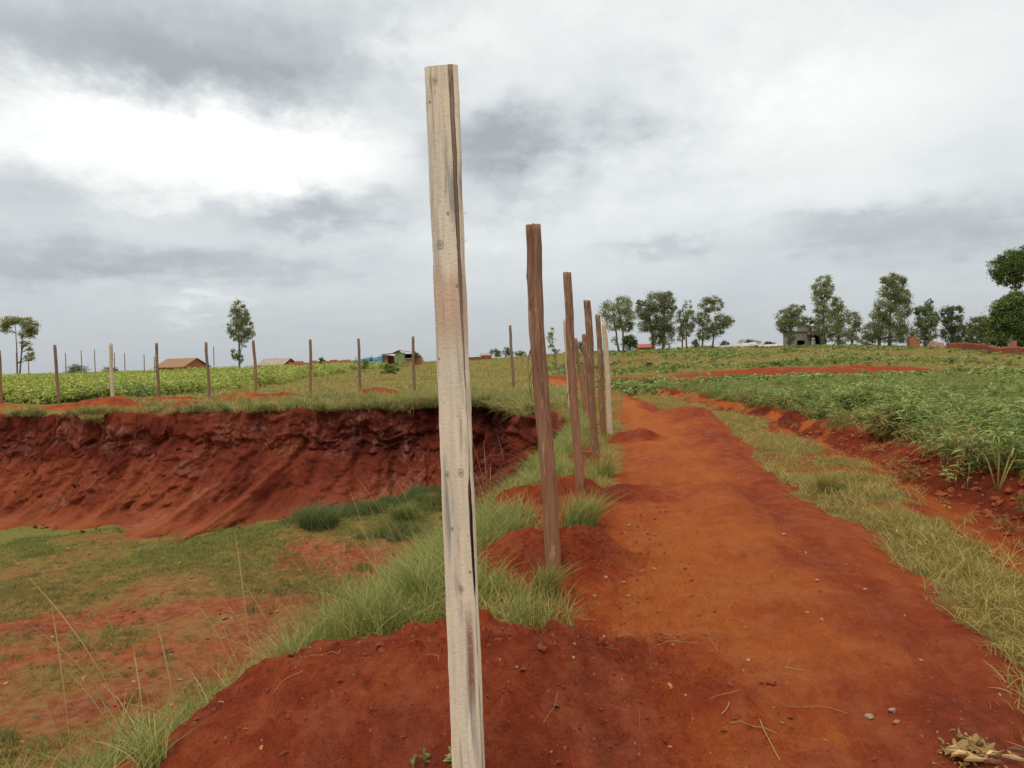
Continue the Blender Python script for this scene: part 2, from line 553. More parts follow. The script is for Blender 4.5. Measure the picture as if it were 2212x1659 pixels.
M_BARK = plain('grey_brown_bark', (0.16, 0.12, 0.085), scale=3)
M_BRICKY = plain('orange_brick', (0.40, 0.15, 0.075), scale=2.2, var=0.3)
M_BRICKD = plain('dark_red_brick', (0.25, 0.075, 0.04), scale=2.2, var=0.35)
M_THATCH = plain('brown_thatch', (0.30, 0.165, 0.085), scale=5, var=0.3)
M_TIN = plain('rusty_tin', (0.33, 0.26, 0.19), scale=1.5, var=0.3, rough=0.6)
M_DARKIN = plain('painted_interior_shade', (0.012, 0.012, 0.013))  # near-black colour stands in for shade inside doorways, a window and the kiosk
M_CONC = plain('grey_concrete', (0.27, 0.235, 0.215), scale=1.4, var=0.2)
M_CONCD = plain('dark_concrete', (0.13, 0.11, 0.105), scale=1.4, var=0.2)
M_WHITE = plain('white_wash', (0.50, 0.47, 0.44), scale=1.2, var=0.12)
M_BLUE = plain('blue_tarpaulin', (0.16, 0.34, 0.52), scale=1.5, var=0.2, rough=0.5)
M_LIME = plain('green_painted_plank', (0.20, 0.28, 0.10), scale=3, var=0.15)
M_REDROOF = plain('red_roof_sheet', (0.36, 0.10, 0.075), scale=2, var=0.2)
M_STONE = plain('pale_stone', (0.36, 0.22, 0.14), scale=9, var=0.35)
M_GSTONE = plain('grey_stone', (0.33, 0.22, 0.155), scale=9, var=0.3)
M_OSTONE = plain('ochre_stone', (0.42, 0.19, 0.065), scale=9, var=0.3)
M_YSTONE = plain('pale_yellow_clod', (0.58, 0.36, 0.13), scale=24, var=0.4, bmp=0.8)
M_CLOD = plain('red_clod', (0.38, 0.10, 0.034), scale=20, var=0.4, bmp=0.8)


def wood_squared():
    m, bb, o = material('sawn_pale_timber')
    tcn = bb.n('ShaderNodeTexCoord')
    x, y, z = bb.sep(tcn.outputs['Object'])
    p0_, p1_ = at(1014, 1659, 2.2), at(955, 153, 2.2)
    x = bb.m('SUBTRACT', x, bb.m('MULTIPLY', z, float((p1_[0] - p0_[0]) / (p1_[2] - p0_[2]))))   # follow the post's lean
    gv = bb.comb(bb.m('MULTIPLY', x, 60), bb.m('MULTIPLY', y, 60), bb.m('MULTIPLY', z, 2.2))
    g, _ = bb.noise(gv, 1.0, 6, 0.65, 0.6)
    big = bb.comb(bb.m('MULTIPLY', x, 22), bb.m('MULTIPLY', y, 22), bb.m('MULTIPLY', z, 1.7))
    bn, _ = bb.noise(big, 1.0, 5, 0.6, 0.8)
    fine, _ = bb.noise(bb.comb(bb.m('MULTIPLY', x, 90), bb.m('MULTIPLY', y, 90), bb.m('MULTIPLY', z, 130)), 1.0, 3, 0.6)
    col = bb.ramp(g, [(0.25, (0.62, 0.52, 0.37)), (0.5, (0.79, 0.69, 0.50)), (0.75, (0.86, 0.78, 0.60))])
    # blue-green mould streaks
    st = bb.m('MULTIPLY', bb.mr(bn, 0.505, 0.60), bb.mr(g, 0.62, 0.40))
    col = bb.mix(bb.m('MULTIPLY', st, 0.85), col, (0.17, 0.20, 0.185, 1))
    bn2, _ = bb.noise(bb.comb(bb.m('MULTIPLY', x, 14), bb.m('MULTIPLY', y, 14), bb.m('MULTIPLY', z, 3.1)), 1.0, 5, 0.65, 0.8)
    gr = bb.mr(bn2, 0.42, 0.66)
    col = bb.mix(bb.m('MULTIPLY', gr, 0.5), col, (0.52, 0.52, 0.41, 1))
    sp_ = bb.mr(fine, 0.40, 0.30)
    col = bb.mix(bb.m('MULTIPLY', sp_, 0.35), col, (0.25, 0.17, 0.10, 1))
    # hands stained with red earth: band at mid height and rubs near the foot
    zj = bb.m('ADD', z, bb.m('MULTIPLY', bb.m('SUBTRACT', g, 0.5), 0.10))
    band = bb.m('MULTIPLY', bb.mr(zj, 1.55, 1.66), bb.mr(zj, 1.84, 1.79))
    col = bb.mix(bb.m('MULTIPLY', band, bb.m('ADD', 0.30, bb.m('MULTIPLY', fine, 0.40))), col, (0.46, 0.25, 0.14, 1))
    band2 = bb.mr(z, 1.75, 1.2)
    col = bb.mix(bb.m('MULTIPLY', band2, 0.10), col, (0.46, 0.30, 0.19, 1))
    foot = bb.m('MULTIPLY', bb.mr(z, 0.86, 0.74), bb.m('MULTIPLY', bb.m('MULTIPLY', bb.mr(x, 0.004, 0.016), bb.mr(x, 0.032, 0.026)), bb.mr(z, 0.50, 0.60)))
    rub = bb.m('MULTIPLY', foot, bb.mr(bb.m('ADD', fine, bb.m('MULTIPLY', bn, 0.5)), 0.50, 0.74))
    col = bb.mix(bb.m('MULTIPLY', rub, 0.85), col, (0.24, 0.075, 0.035, 1))
    # knots
    for (kx, kz, kr) in ((-0.035, 2.30, 0.005), (0.004, 1.98, 0.006), (-0.038, 1.56, 0.004), (-0.02, 1.06, 0.008), (0.028, 0.93, 0.006), (0.018, 0.70, 0.007), (-0.018, 2.36, 0.011), (-0.022, 1.89, 0.014), (-0.028, 1.22, 0.010), (0.012, 1.225, 0.012), (0.0, 0.88, 0.010), (0.022, 1.77, 0.006)):
        dd = bb.m('SQRT', bb.m('ADD', bb.m('POWER', bb.m('SUBTRACT', x, kx), 2.0), bb.m('POWER', bb.m('MULTIPLY', bb.m('SUBTRACT', z, kz), 0.7), 2.0)))
        ring = bb.m('ADD', bb.m('MULTIPLY', bb.m('SINE', bb.m('MULTIPLY', dd, 900)), 0.25), 0.55)
        col = bb.mix(bb.m('MULTIPLY', bb.mr(dd, kr, kr * 0.5), ring), col, (0.21, 0.15, 0.095, 1))
    hh = bb.m('ADD', bb.m('MULTIPLY', g, 0.6), bb.m('MULTIPLY', fine, 0.5))
    principled(bb, o, col, 0.85, 0.2, bump(bb, hh, 0.5, 0.006))
    return m


def wood_bark(name, a, c, d, stain=(0.36, 0.16, 0.075)):
    """stripped red-brown log: long fibrous streaks"""
    m, bb, o = material(name)
    tcn = bb.n('ShaderNodeTexCoord')
    x, y, z = bb.sep(tcn.outputs['Object'])
    oi = bb.n('ShaderNodeObjectInfo')
    sh = bb.m('MULTIPLY', oi.outputs['Random'], 37.0)
    g, _ = bb.noise(bb.comb(bb.m('MULTIPLY', x, 70), bb.m('MULTIPLY', y, 70), bb.m('ADD', bb.m('MULTIPLY', z, 3.0), sh)), 1.0, 6, 0.7, 0.8)
    g2, _ = bb.noise(bb.comb(bb.m('MULTIPLY', x, 25), bb.m('MULTIPLY', y, 25), bb.m('ADD', bb.m('MULTIPLY', z, 4.5), sh)), 1.0, 4, 0.6, 0.5)
    col = bb.ramp(g, [(0.27, a), (0.5, c), (0.75, d)])
    col = bb.mix(bb.mr(g2, 0.60, 0.68), col, (0.50, 0.34, 0.19, 1))
    col = bb.mix(bb.mr(g2, 0.36, 0.29), col, (0.075, 0.038, 0.022, 1))
    col = bb.mix(bb.m('MULTIPLY', bb.mr(z, 1.7, 0.7), 0.45), col, (*stain, 1))
    col = bb.mix(bb.m('MULTIPLY', bb.mr(bb.m('ADD', z, bb.m('MULTIPLY', g2, 0.25)), 0.42, 0.12), 0.6), col, (0.17, 0.055, 0.028, 1))
    principled(bb, o, col, 0.9, 0.15, bump(bb, bb.m('ADD', g, g2), 0.9, 0.012))
    return m


M_SAWN = wood_squared()
M_LOG = wood_bark('red_brown_log', (0.075, 0.036, 0.022), (0.25, 0.13, 0.078), (0.46, 0.30, 0.20))
M_LOGD = wood_bark('dark_fibrous_log', (0.07, 0.04, 0.026), (0.22, 0.12, 0.07), (0.42, 0.28, 0.17), (0.26, 0.11, 0.055))
M_LOGG = wood_bark('grey_brown_log', (0.09, 0.055, 0.04), (0.22, 0.145, 0.095), (0.33, 0.24, 0.16), (0.25, 0.13, 0.07))
M_STRIP = wood_bark('dark_wane_bark', (0.11, 0.075, 0.06), (0.23, 0.16, 0.12), (0.44, 0.34, 0.25), (0.42, 0.22, 0.13))
M_PALEPOST = plain('pale_post_timber', (0.53, 0.43, 0.29), scale=14, var=0.2)

# ------------------------------------------------------------------ mesh helpers


def tag(o, label=None, cat=None, group=None, kind=None):
    if label:
        o['label'] = label
    if cat:
        o['category'] = cat
    if group:
        o['group'] = group
    if kind:
        o['kind'] = kind
    return o


def mesh_np(name, V, F, mat, parent=None, smooth=False, attrs=None, mats=None, mi=None):
    """mesh object from arrays; F is (n,4) or (n,3)"""
    me = bpy.data.meshes.new(name)
    V = np.ascontiguousarray(V, np.float32)
    F = np.ascontiguousarray(F, np.int32)
    k = F.shape[1]
    me.vertices.add(len(V))
    me.vertices.foreach_set('co', V.ravel())
    me.loops.add(F.size)
    me.loops.foreach_set('vertex_index', F.ravel())
    me.polygons.add(len(F))
    me.polygons.foreach_set('loop_start', np.arange(0, F.size, k, dtype=np.int32))
    me.polygons.foreach_set('use_smooth', np.full(len(F), smooth))
    for a, v in (attrs or {}).items():
        at_ = me.attributes.new(a, 'FLOAT', 'POINT')
        at_.data.foreach_set('value', np.ascontiguousarray(v, np.float32))
    for mm in (mats or [mat]):
        me.materials.append(mm)
    if mi is not None:
        me.polygons.foreach_set('material_index', np.asarray(mi, np.int32))
    me.update(calc_edges=True)
    me.validate()
    o = bpy.data.objects.new(name, me)
    COL.objects.link(o)
    if parent is not None:
        o.parent = parent
    return o


def empty(name, loc, label, cat, group=None):
    o = bpy.data.objects.new(name, None)
    o.empty_display_size = 0.2
    COL.objects.link(o)
    o.location = loc
    return tag(o, label, cat, group)


class MB:
    """collects boxes, tubes and free faces into one mesh"""
    def __init__(s):
        s.v, s.f = [], []

    def quad(s, *p):
        i = len(s.v)
        s.v += [tuple(q) for q in p]
        s.f.append(tuple(range(i, i + len(p))))

    def box(s, x0, x1, y0, y1, z0, z1):
        i = len(s.v)
        s.v += [(x, y, z) for x in (x0, x1) for y in (y0, y1) for z in (z0, z1)]
        for q in ((0, 1, 3, 2), (4, 6, 7, 5), (0, 4, 5, 1), (2, 3, 7, 6), (0, 2, 6, 4), (1, 5, 7, 3)):
            s.f.append(tuple(i + a for a in q))
        return s

    def prism(s, pts, vec):
        """polygon pts extruded by vec"""
        i, n = len(s.v), len(pts)
        s.v += [tuple(p) for p in pts] + [tuple(np.array(p) + np.array(vec)) for p in pts]
        s.f.append(tuple(range(i, i + n))[::-1])
        s.f.append(tuple(range(i + n, i + 2 * n)))
        for k in range(n):
            s.f.append((i + k, i + (k + 1) % n, i + n + (k + 1) % n, i + n + k))
        return s

    def tube(s, pts, rad, n=7, cap=True):
        pts = [np.array(p, float) for p in pts]
        i = len(s.v)
        for k, p in enumerate(pts):
            t = pts[min(k + 1, len(pts) - 1)] - pts[max(k - 1, 0)]
            t = t / (np.linalg.norm(t) + 1e-9)
            u = np.cross(t, (0, 1, 0.01) if abs(t[1]) < 0.9 else (1, 0, 0))
            u /= np.linalg.norm(u)
            w = np.cross(t, u)
            for j in range(n):
                a = 2 * math.pi * j / n
                s.v.append(tuple(p + rad[k] * (math.cos(a) * u + math.sin(a) * w)))
        for k in range(len(pts) - 1):
            for j in range(n):
                s.f.append((i + k * n + j, i + k * n + (j + 1) % n, i + (k + 1) * n + (j + 1) % n, i + (k + 1) * n + j))
        if cap:
            e = i + (len(pts) - 1) * n
            s.f.append(tuple(e + j for j in range(n)))
            s.f.append(tuple(i + j for j in range(n))[::-1])
        return s

    def build(s, name, mat, parent=None, smooth=False):
        me = bpy.data.meshes.new(name)
        me.from_pydata([tuple(map(float, q)) for q in s.v], [], s.f)
        me.materials.append(mat)
        if smooth:
            me.polygons.foreach_set('use_smooth', np.full(len(me.polygons), True))
        me.update()
        o = bpy.data.objects.new(name, me)
        COL.objects.link(o)
        if parent is not None:
            o.parent = parent
        return o


# ------------------------------------------------------------------ ground sheets
def build_ground():
    az_in = np.radians(np.linspace(-41, 41, 760))
    az_out = np.radians(np.concatenate([np.linspace(41, 180, 60)[1:], np.linspace(180, 319, 60)[1:-1]]))
    azs = np.concatenate([az_in, az_out])
    rs = np.concatenate([[0.02, 0.5, 1.0], np.geomspace(1.5, 10, 330)[:-1], np.arange(10, 18, 0.075), np.arange(18, 29, 0.11),
                         np.geomspace(29, 160, 150), np.geomspace(165, 3500, 40)])
    A, Rr = np.meshgrid(azs, rs)
    X, Y = Rr * np.sin(A), Rr * np.cos(A)
    Z = height(X.ravel(), Y.ravel()).reshape(X.shape)
    nr, na = X.shape
    V = np.stack([X, Y, Z], -1).reshape(-1, 3)
    idx = np.arange(nr * na).reshape(nr, na)
    nx = np.roll(idx, -1, axis=1)
    F = np.stack([idx[:-1], idx[1:], nx[1:], nx[:-1]], -1).reshape(-1, 4)
    F = F[:, ::-1]
    x, y = V[:, 0], V[:, 1]
    d0, d, fw = masks(x, y)
    r = np.hypot(x, y)
    # ---- what covers the soil
    g = np.zeros(len(x))
    lush = np.zeros(len(x))
    tone = np.full(len(x), 0.42)
    pale = np.zeros(len(x))
    wall = np.zeros(len(x))
    n_a = fbm(x * 0.30, y * 0.30, 4)
    n_b = fbm(x * 0.9, y * 0.9, 4)
    n_w = fbm(x * 0.14 + 3, y * 0.14, 3)
    # open meadow beyond
    meadow = sstep(26, 32, r) * (d0 < 0)
    g = np.where(meadow > 0, meadow * (0.75 + 0.35 * n_a), g)
    lush = np.where(meadow > 0, 0.30 + 0.7 * n_w, lush)
    # red cross strips (turned earth) on the rise
    def strip(yc, hw, x0, x1, amp):
        e = (np.abs(y - yc - 1.2 * n_w - 0.5 * n_b) < hw) & (x > x0) & (x < x1)
        return e * amp
    red = np.maximum.reduce([strip(44, 6.0, 6, 25, 1.0), strip(47, 3.0, -9, 6, 1.0), strip(40, 1.2, 15, 27, 0.8), strip(78, 2.2, -12, -1, 0.8), strip(70, 2, 5, 14, 0.55), strip(52, 3, -9, -5, 1.0)])
    g = g - red * 0.85
    # near fence line and outer rim
    rim = sstep(-1.6, -0.1, d0) * (d0 < 0.3) * (y < 30)
    g = np.where((rim > 0), np.maximum(g, 0.35 * rim + 0.3 * n_b * rim), g)
    # far rim: grass tufts to the right, bare bank to the left
    fr = (d0 <= 0.15) & (y > 22) & (x < 2)
    bank = np.exp(-((y - 32.2) / 0.9) ** 2) * fr * sstep(-0.2, 0.3, n_a) + 0.55 * sstep(-7, -11, x) * sstep(30.5, 28.5, y) * fr
    g = np.where(fr, 0.66 + 0.45 * n_a - 0.95 * bank * sstep(-2, -6, x), g)
    tone = np.where(fr, 0.45 + 0.25 * n_a + 0.3 * sstep(30, 32, y), tone)
    g = np.where(fr & (y > 33.6), 0.85, g)
    # pit wall and floor
    inp = d > 0.0
    fr = (d0 <= 0.15) & (y > 22) & (x < 2)
    prof = pit_profile(x, y, d0, d, fw)
    steep = inp & (prof < 0.955) & (fw > 0.35)
    flo = inp & ~steep
    gf = 0.50 + 0.42 * n_a + 0.22 * n_b + 0.36 * sstep(11.5, 17.5, y) - 0.30 * sstep(-3.0, 0.0, x) * sstep(21, 14, y)
    trackmask = np.exp(-((y - (15.2 + 0.16 * (x + 6) + 0.5 * n_w)) / 0.45) ** 2) + np.exp(-((y - (12.6 + 0.12 * (x + 6) + 0.4 * n_w)) / 0.4) ** 2) + np.exp(-((y - (17.6 - 0.35 * (x + 3))) / 0.8) ** 2) * (x > -6)
    gf = gf - 0.8 * trackmask
    g = np.where(flo, gf, g)
    lush = np.where(flo, sstep(17.0, 21.5, y + n_a) * 0.8 * (0.6 + 0.5 * n_w), lush)
    tone = np.where(flo, 0.46 + 0.25 * n_a + 0.25 * n_b + 0.5 * sstep(0.15, 0.5, fbm(x * 0.45 + 21, y * 0.7, 3)) * sstep(15, 11, y), tone)
    pale = np.where(flo, 0.5, pale)
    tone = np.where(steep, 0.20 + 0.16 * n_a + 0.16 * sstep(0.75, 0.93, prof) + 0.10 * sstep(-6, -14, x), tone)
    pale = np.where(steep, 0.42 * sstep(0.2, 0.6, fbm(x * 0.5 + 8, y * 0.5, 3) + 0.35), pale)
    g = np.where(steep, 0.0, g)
    slope = inp & (fw <= 0.35) & (prof < 0.955)
    g = np.where(slope, 0.55 + 0.3 * n_b, g)
    lush = np.where(slope, 0.5, lush)
    # track
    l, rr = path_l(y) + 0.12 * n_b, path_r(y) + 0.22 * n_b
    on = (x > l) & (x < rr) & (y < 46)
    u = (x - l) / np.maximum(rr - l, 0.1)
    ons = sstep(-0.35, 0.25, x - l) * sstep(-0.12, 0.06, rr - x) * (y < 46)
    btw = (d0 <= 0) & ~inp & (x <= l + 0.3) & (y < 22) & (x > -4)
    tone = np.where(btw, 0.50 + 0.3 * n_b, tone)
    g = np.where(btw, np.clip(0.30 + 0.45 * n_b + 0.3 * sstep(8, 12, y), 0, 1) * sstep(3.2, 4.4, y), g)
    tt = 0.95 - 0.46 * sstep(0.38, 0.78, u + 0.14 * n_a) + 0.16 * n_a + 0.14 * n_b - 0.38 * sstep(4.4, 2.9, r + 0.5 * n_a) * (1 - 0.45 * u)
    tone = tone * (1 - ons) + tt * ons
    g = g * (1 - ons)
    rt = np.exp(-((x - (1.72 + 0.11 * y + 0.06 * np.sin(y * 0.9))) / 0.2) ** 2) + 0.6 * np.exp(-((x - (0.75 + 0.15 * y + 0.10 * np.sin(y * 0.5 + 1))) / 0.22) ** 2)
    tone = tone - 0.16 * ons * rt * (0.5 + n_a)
    pale = np.where(on, 0.14, pale)
    # verge
    vr, cl = verge_r(y) + 0.2 * n_b, crop_l(y)
    vg = (x >= rr) & (x < vr) & (y < 32)
    uv = (x - rr) / np.maximum(vr - rr, 0.1)
    g = np.where(vg, 0.72 + 0.40 * n_b - 0.45 * sstep(0.72, 1.0, uv), g)
    lush = np.where(vg, 0.12 + 0.3 * n_a, lush)
    dr = (x >= vr) & (x < cl + 0.15) & (y < 32)
    g = np.where(dr, 0.10 + 0.40 * n_b, g)
    tone = np.where(dr, 0.16 + 0.3 * n_b + 0.70 * sstep(cl - 0.15, vr + 0.1, x), tone)
    cr = (x >= cl + 0.15) & (y < 42) & (r > 1)
    g = np.where(cr, 0.35 + 0.4 * n_b, g)
    lush = np.where(cr, 0.8, lush)
    tone = np.where(cr, 0.3, tone)
    g = np.clip(g, 0, 1)
    lush = np.clip(lush, 0, 1)
    tone = np.clip(tone, 0, 1)
    dust = np.where(flo | slope, 0.65, 0.0) + np.where(on, 0.10, 0.0)
    attrs = dict(tone=tone, grass=g, pale=pale, wall=wall, lush=lush, dust=dust)
    # ---- one sheet per kind of ground, sharing their borders
    fc = F[:, 0]
    onp = on[fc]
    pitf = inp[fc]
    stf = pitf & (prof[fc] < 0.955)
    kinds = [('track', onp & ~pitf), ('bank', stf & (fw[fc] <= 0.35)), ('pit_floor', pitf & ~(stf & (fw[fc] <= 0.35))), ('ground', ~onp & ~pitf)]
    for nm, sel in kinds:
        f = F[sel]
        used, inv = np.unique(f, return_inverse=True)
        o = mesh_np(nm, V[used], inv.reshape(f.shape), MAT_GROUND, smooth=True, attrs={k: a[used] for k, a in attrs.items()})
        tag(o, kind='structure')


build_ground()


# the dug face of the pit: its own surface hung from the rim
def build_cliff():
    m, bb, o = material('dug_red_earth')
    pos = bb.n('ShaderNodeNewGeometry').outputs['Position']
    tone, _ = bb.attr('tone')
    pale, _ = bb.attr('pale')
    su, _ = bb.attr('su')
    sv, _ = bb.attr('sv')
    st, _ = bb.noise(bb.comb(bb.m('MULTIPLY', su, 2.2), bb.m('MULTIPLY', sv, 0.9), 0.0), 1.0, 6, 0.66, 0.35)
    ly, _ = bb.noise(bb.comb(bb.m('MULTIPLY', su, 0.35), bb.m('MULTIPLY', sv, 3.4), 3.0), 1.0, 5, 0.6, 0.3)
    na, _ = bb.noise(pos, 1.3, 5, 0.6)
    nb_, _ = bb.noise(pos, 7.0, 5, 0.7)
    nc, _ = bb.noise(pos, 24.0, 4, 0.7)
    t = bb.m('ADD', tone, bb.m('MULTIPLY', bb.m('SUBTRACT', st, 0.5), 0.75))
    t = bb.m('ADD', t, bb.m('MULTIPLY', bb.m('SUBTRACT', ly, 0.5), 0.35))
    t = bb.m('ADD', t, bb.m('MULTIPLY', bb.m('SUBTRACT', nb_, 0.5), 0.60))
    t = bb.m('ADD', t, bb.m('MULTIPLY', bb.m('SUBTRACT', na, 0.5), 0.5))
    col = bb.ramp(t, [(0.0, (0.062, 0.014, 0.010)), (0.38, (0.155, 0.030, 0.016)), (0.75, (0.245, 0.058, 0.026)), (1.0, (0.31, 0.085, 0.033))])
    pf = bb.m('MULTIPLY', pale, bb.mr(bb.m('ADD', bb.m('MULTIPLY', st, 0.5), bb.m('MULTIPLY', nb_, 0.5)), 0.50, 0.66))
    col = bb.mix(pf, col, (0.30, 0.165, 0.12, 1))
    h = bb.m('ADD', bb.m('MULTIPLY', st, 0.8), bb.m('ADD', bb.m('MULTIPLY', nb_, 0.6), bb.m('MULTIPLY', nc, 0.3)))
    principled(bb, o, col, 0.95, 0.04, bump(bb, h, 1.0, 0.12))
    # rim line from far left round to the right-hand corner
    pl = np.array([(-60, 27.6), (-19.4, 27.6), (-11, 26.4), (-5.5, 25.8), (-2.6, 26.5), (-.3, 26.2), (0.8, 23.0), (1.25, 19), (1.3, 15.2)])
    seg = np.hypot(*np.diff(pl, axis=0).T)
    cum = np.concatenate([[0], np.cumsum(seg)])
    S = np.concatenate([np.arange(0, 36, 0.12), np.arange(36, cum[-1], 0.04)])
    fx = np.interp(np.arange(0, cum[-1], 0.04), cum, pl[:, 0])
    fy = np.interp(np.arange(0, cum[-1], 0.04), cum, pl[:, 1])
    k = np.ones(41) / 41
    fx, fy = np.convolve(np.pad(fx, 20, mode='edge'), k, 'valid'), np.convolve(np.pad(fy, 20, mode='edge'), k, 'valid')
    gs = np.arange(len(fx)) * 0.04
    rx, ry = np.interp(S, gs, fx), np.interp(S, gs, fy)
    tx, ty = np.gradient(rx, S), np.gradient(ry, S)
    ln = np.hypot(tx, ty)
    nx_, ny_ = ty / ln, -tx / ln
    nx_ = np.convolve(np.pad(nx_, 20, mode='edge'), k, 'valid')
    ny_ = np.convolve(np.pad(ny_, 20, mode='edge'), k, 'valid')
    n = 120
    v = np.linspace(0, 1, n)
    Q, VV = np.meshgrid(S, v)
    bo = np.interp(VV, [0, 0.08, 0.12, 0.40, 0.78, 0.92, 1], [-1.0, -0.05, 0.02, 0.40, 1.75, 2.5, 3.4])
    bz = np.interp(VV, [0, 0.08, 0.12, 0.40, 0.78, 0.92, 1], [-0.02, 0.02, -0.10, -1.25, -2.65, -3.20, -3.50])
    X0 = np.interp(Q, S, rx)
    cut = 0.36 + 0.55 * fbm(Q * 0.35, Q * 0 + 2.2, 3) + 0.22 * fbm(Q * 1.7, Q * 0 + 5.1, 3)
    q = Q + 0.55 * bo
    wv = 0.35 * perlin(q * 0.6 + 9, bz * 0.5)
    def rid(a_, b_):
        return 1 - 2.5 * np.abs(perlin(a_, b_))
    body = sstep(0.16, 0.5, VV) * (1 - sstep(0.86, 1.0, VV))
    up = sstep(0.09, 0.16, VV) * (1 - sstep(0.42, 0.62, VV))
    right = sstep(-8, -4, X0)
    left = sstep(-9.5, -12.5, X0)
    do = -rid(q * 0.40 + wv, bz * 0.15 + 4) * 0.24 * body * (1 - 0.5 * left)
    do += -rid(q * 1.05 + wv * 2, bz * 0.4 + 7) * 0.15 * body
    do += fbm(q * 3.2, bz * 1.3, 3) * 0.07 * body
    do += (np.maximum(0, fbm(Q * 2.6, bz * 4.5 + bo * 1.5, 4)) * 0.17 + fbm(Q * 7, bz * 8, 3) * 0.035) * sstep(0.12, 0.3, VV) * (1 - sstep(0.9, 1.0, VV)) * (0.45 + 0.55 * sstep(-0.35, 0.35, perlin(Q * 0.3 + 4, bz * 0.7)))
    do += fbm(Q * 4.2, bz * 5.5 + bo * 2, 4) * 0.075 * sstep(0.14, 0.3, VV) * (1 - sstep(0.92, 1.0, VV))
    do -= np.maximum(0, perlin(Q * 1.9 + 0.25 * bo, bz * 0.12 + 6) - 0.1) * 0.5 * body
    do += fbm(Q * 1.1 + 3, bz * 1.6, 4) * (0.13 + 0.14 * right) * up
    do -= np.maximum(0, perlin(Q * 1.3 + 0.3 * bz, bz * 0.35 + 2) - 0.15) * (0.40 - 0.35 * left + 0.8 * right) * up
    do -= np.maximum(0, fbm(Q * 0.7 + 2, bz * 2.4, 3) - 0.3) * 0.45 * up * right
    do += left * 0.38 * sstep(-0.95, -1.25, bz + 0.18 * perlin(Q * 0.4, Q * 0 + 1)) * (1 - sstep(0.70, 0.95, VV))
    do += left * 0.05 * np.sin(bz * 8 + 4.0 * perlin(Q * 0.25, bz * 0.4)) * up
    do += left * perlin(Q * 1.6, bz * 0.12) * 0.16 * sstep(0.4, 0.55, VV) * (1 - sstep(0.85, 1, VV))
    do -= 0.08 * np.maximum(0, 0.35 + perlin(Q * 0.8, Q * 0)) * np.exp(-((VV - 0.16) / 0.035) ** 2)
    fan = np.zeros_like(Q)
    for (fxx, w, amp, vv0) in ((-15.6, 0.9, 0.9, 0.62), (-12.9, 1.0, 1.1, 0.60), (-10.3, 0.85, 1.3, 0.58), (-8.7, 0.8, 2.3, 0.50), (-6.7, 0.7, 0.8, 0.62), (-4.6, 0.8, 0.6, 0.66), (-18.5, 1.2, 0.8, 0.62), (-22, 1.2, 0.9, 0.6)):
        s0 = np.interp(fxx, rx[:np.argmax(rx)], S[:np.argmax(rx)])
        grow = np.clip((VV - vv0) / (1 - vv0), 0, 1)
        half = w * (0.25 + 0.75 * grow) * (1 + 0.3 * perlin(Q * 2.0, bz * 2.0))
        fan += amp * grow ** 1.3 * np.maximum(0, 1 - np.abs((Q + 0.6 * bo - 1.5 - s0) / half))
    O = bo + cut * sstep(0.02, 0.11, VV) + do + fan
    RX, RY = np.interp(Q, S, rx), np.interp(Q, S, ry)
    NX, NY = np.interp(Q, S, nx_), np.interp(Q, S, ny_)
    X, Y = RX + NX * O, RY + NY * O
    gz = height(X[:16].ravel(), Y[:16].ravel(), pit=False).reshape(X[:16].shape)
    g0 = height(RX[0], RY[0], pit=False)
    flo = height((RX + NX * 6.0)[0], (RY + NY * 6.0)[0])
    Z = bz + g0[None, :] * (1 - VV)
    Z[:12] = gz[:12] + bz[:12] + 0.03 * fbm(X[:12] * 2, Y[:12] * 2, 2)
    sag = np.maximum(0, fbm(Q * 0.55 + 3, Q * 0 + 8.0, 3)) * 0.42 + 0.10 * np.maximum(0, fbm(Q * 2.4, Q * 0 + 4.0, 3))
    Z = Z - sag * sstep(0.03, 0.085, VV) * (1 - sstep(0.25, 0.5, VV))
    Z = Z + fbm(X * 3, Z * 3, 3) * 0.03 * body
    Vt = np.stack([X, Y, Z], -1).reshape(-1, 3)
    m_ = len(S)
    idx = np.arange(n * m_).reshape(n, m_)
    F = np.stack([idx[:-1, :-1], idx[1:, :-1], idx[1:, 1:], idx[:-1, 1:]], -1).reshape(-1, 4)
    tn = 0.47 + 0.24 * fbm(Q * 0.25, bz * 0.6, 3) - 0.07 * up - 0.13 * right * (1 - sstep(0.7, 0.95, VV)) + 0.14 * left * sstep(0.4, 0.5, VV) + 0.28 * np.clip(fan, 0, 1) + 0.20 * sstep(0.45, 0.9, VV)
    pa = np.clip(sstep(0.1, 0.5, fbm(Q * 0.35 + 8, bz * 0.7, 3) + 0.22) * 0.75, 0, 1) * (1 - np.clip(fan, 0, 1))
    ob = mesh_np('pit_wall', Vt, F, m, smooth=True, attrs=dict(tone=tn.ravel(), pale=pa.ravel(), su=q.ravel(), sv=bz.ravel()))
    tag(ob, kind='structure')


build_cliff()


def cover(x, y):
    """coarse mask used when scattering plants: the same rules as the ground sheets"""
    d0, d, fw = masks(x, y)
    return d0, d, fw


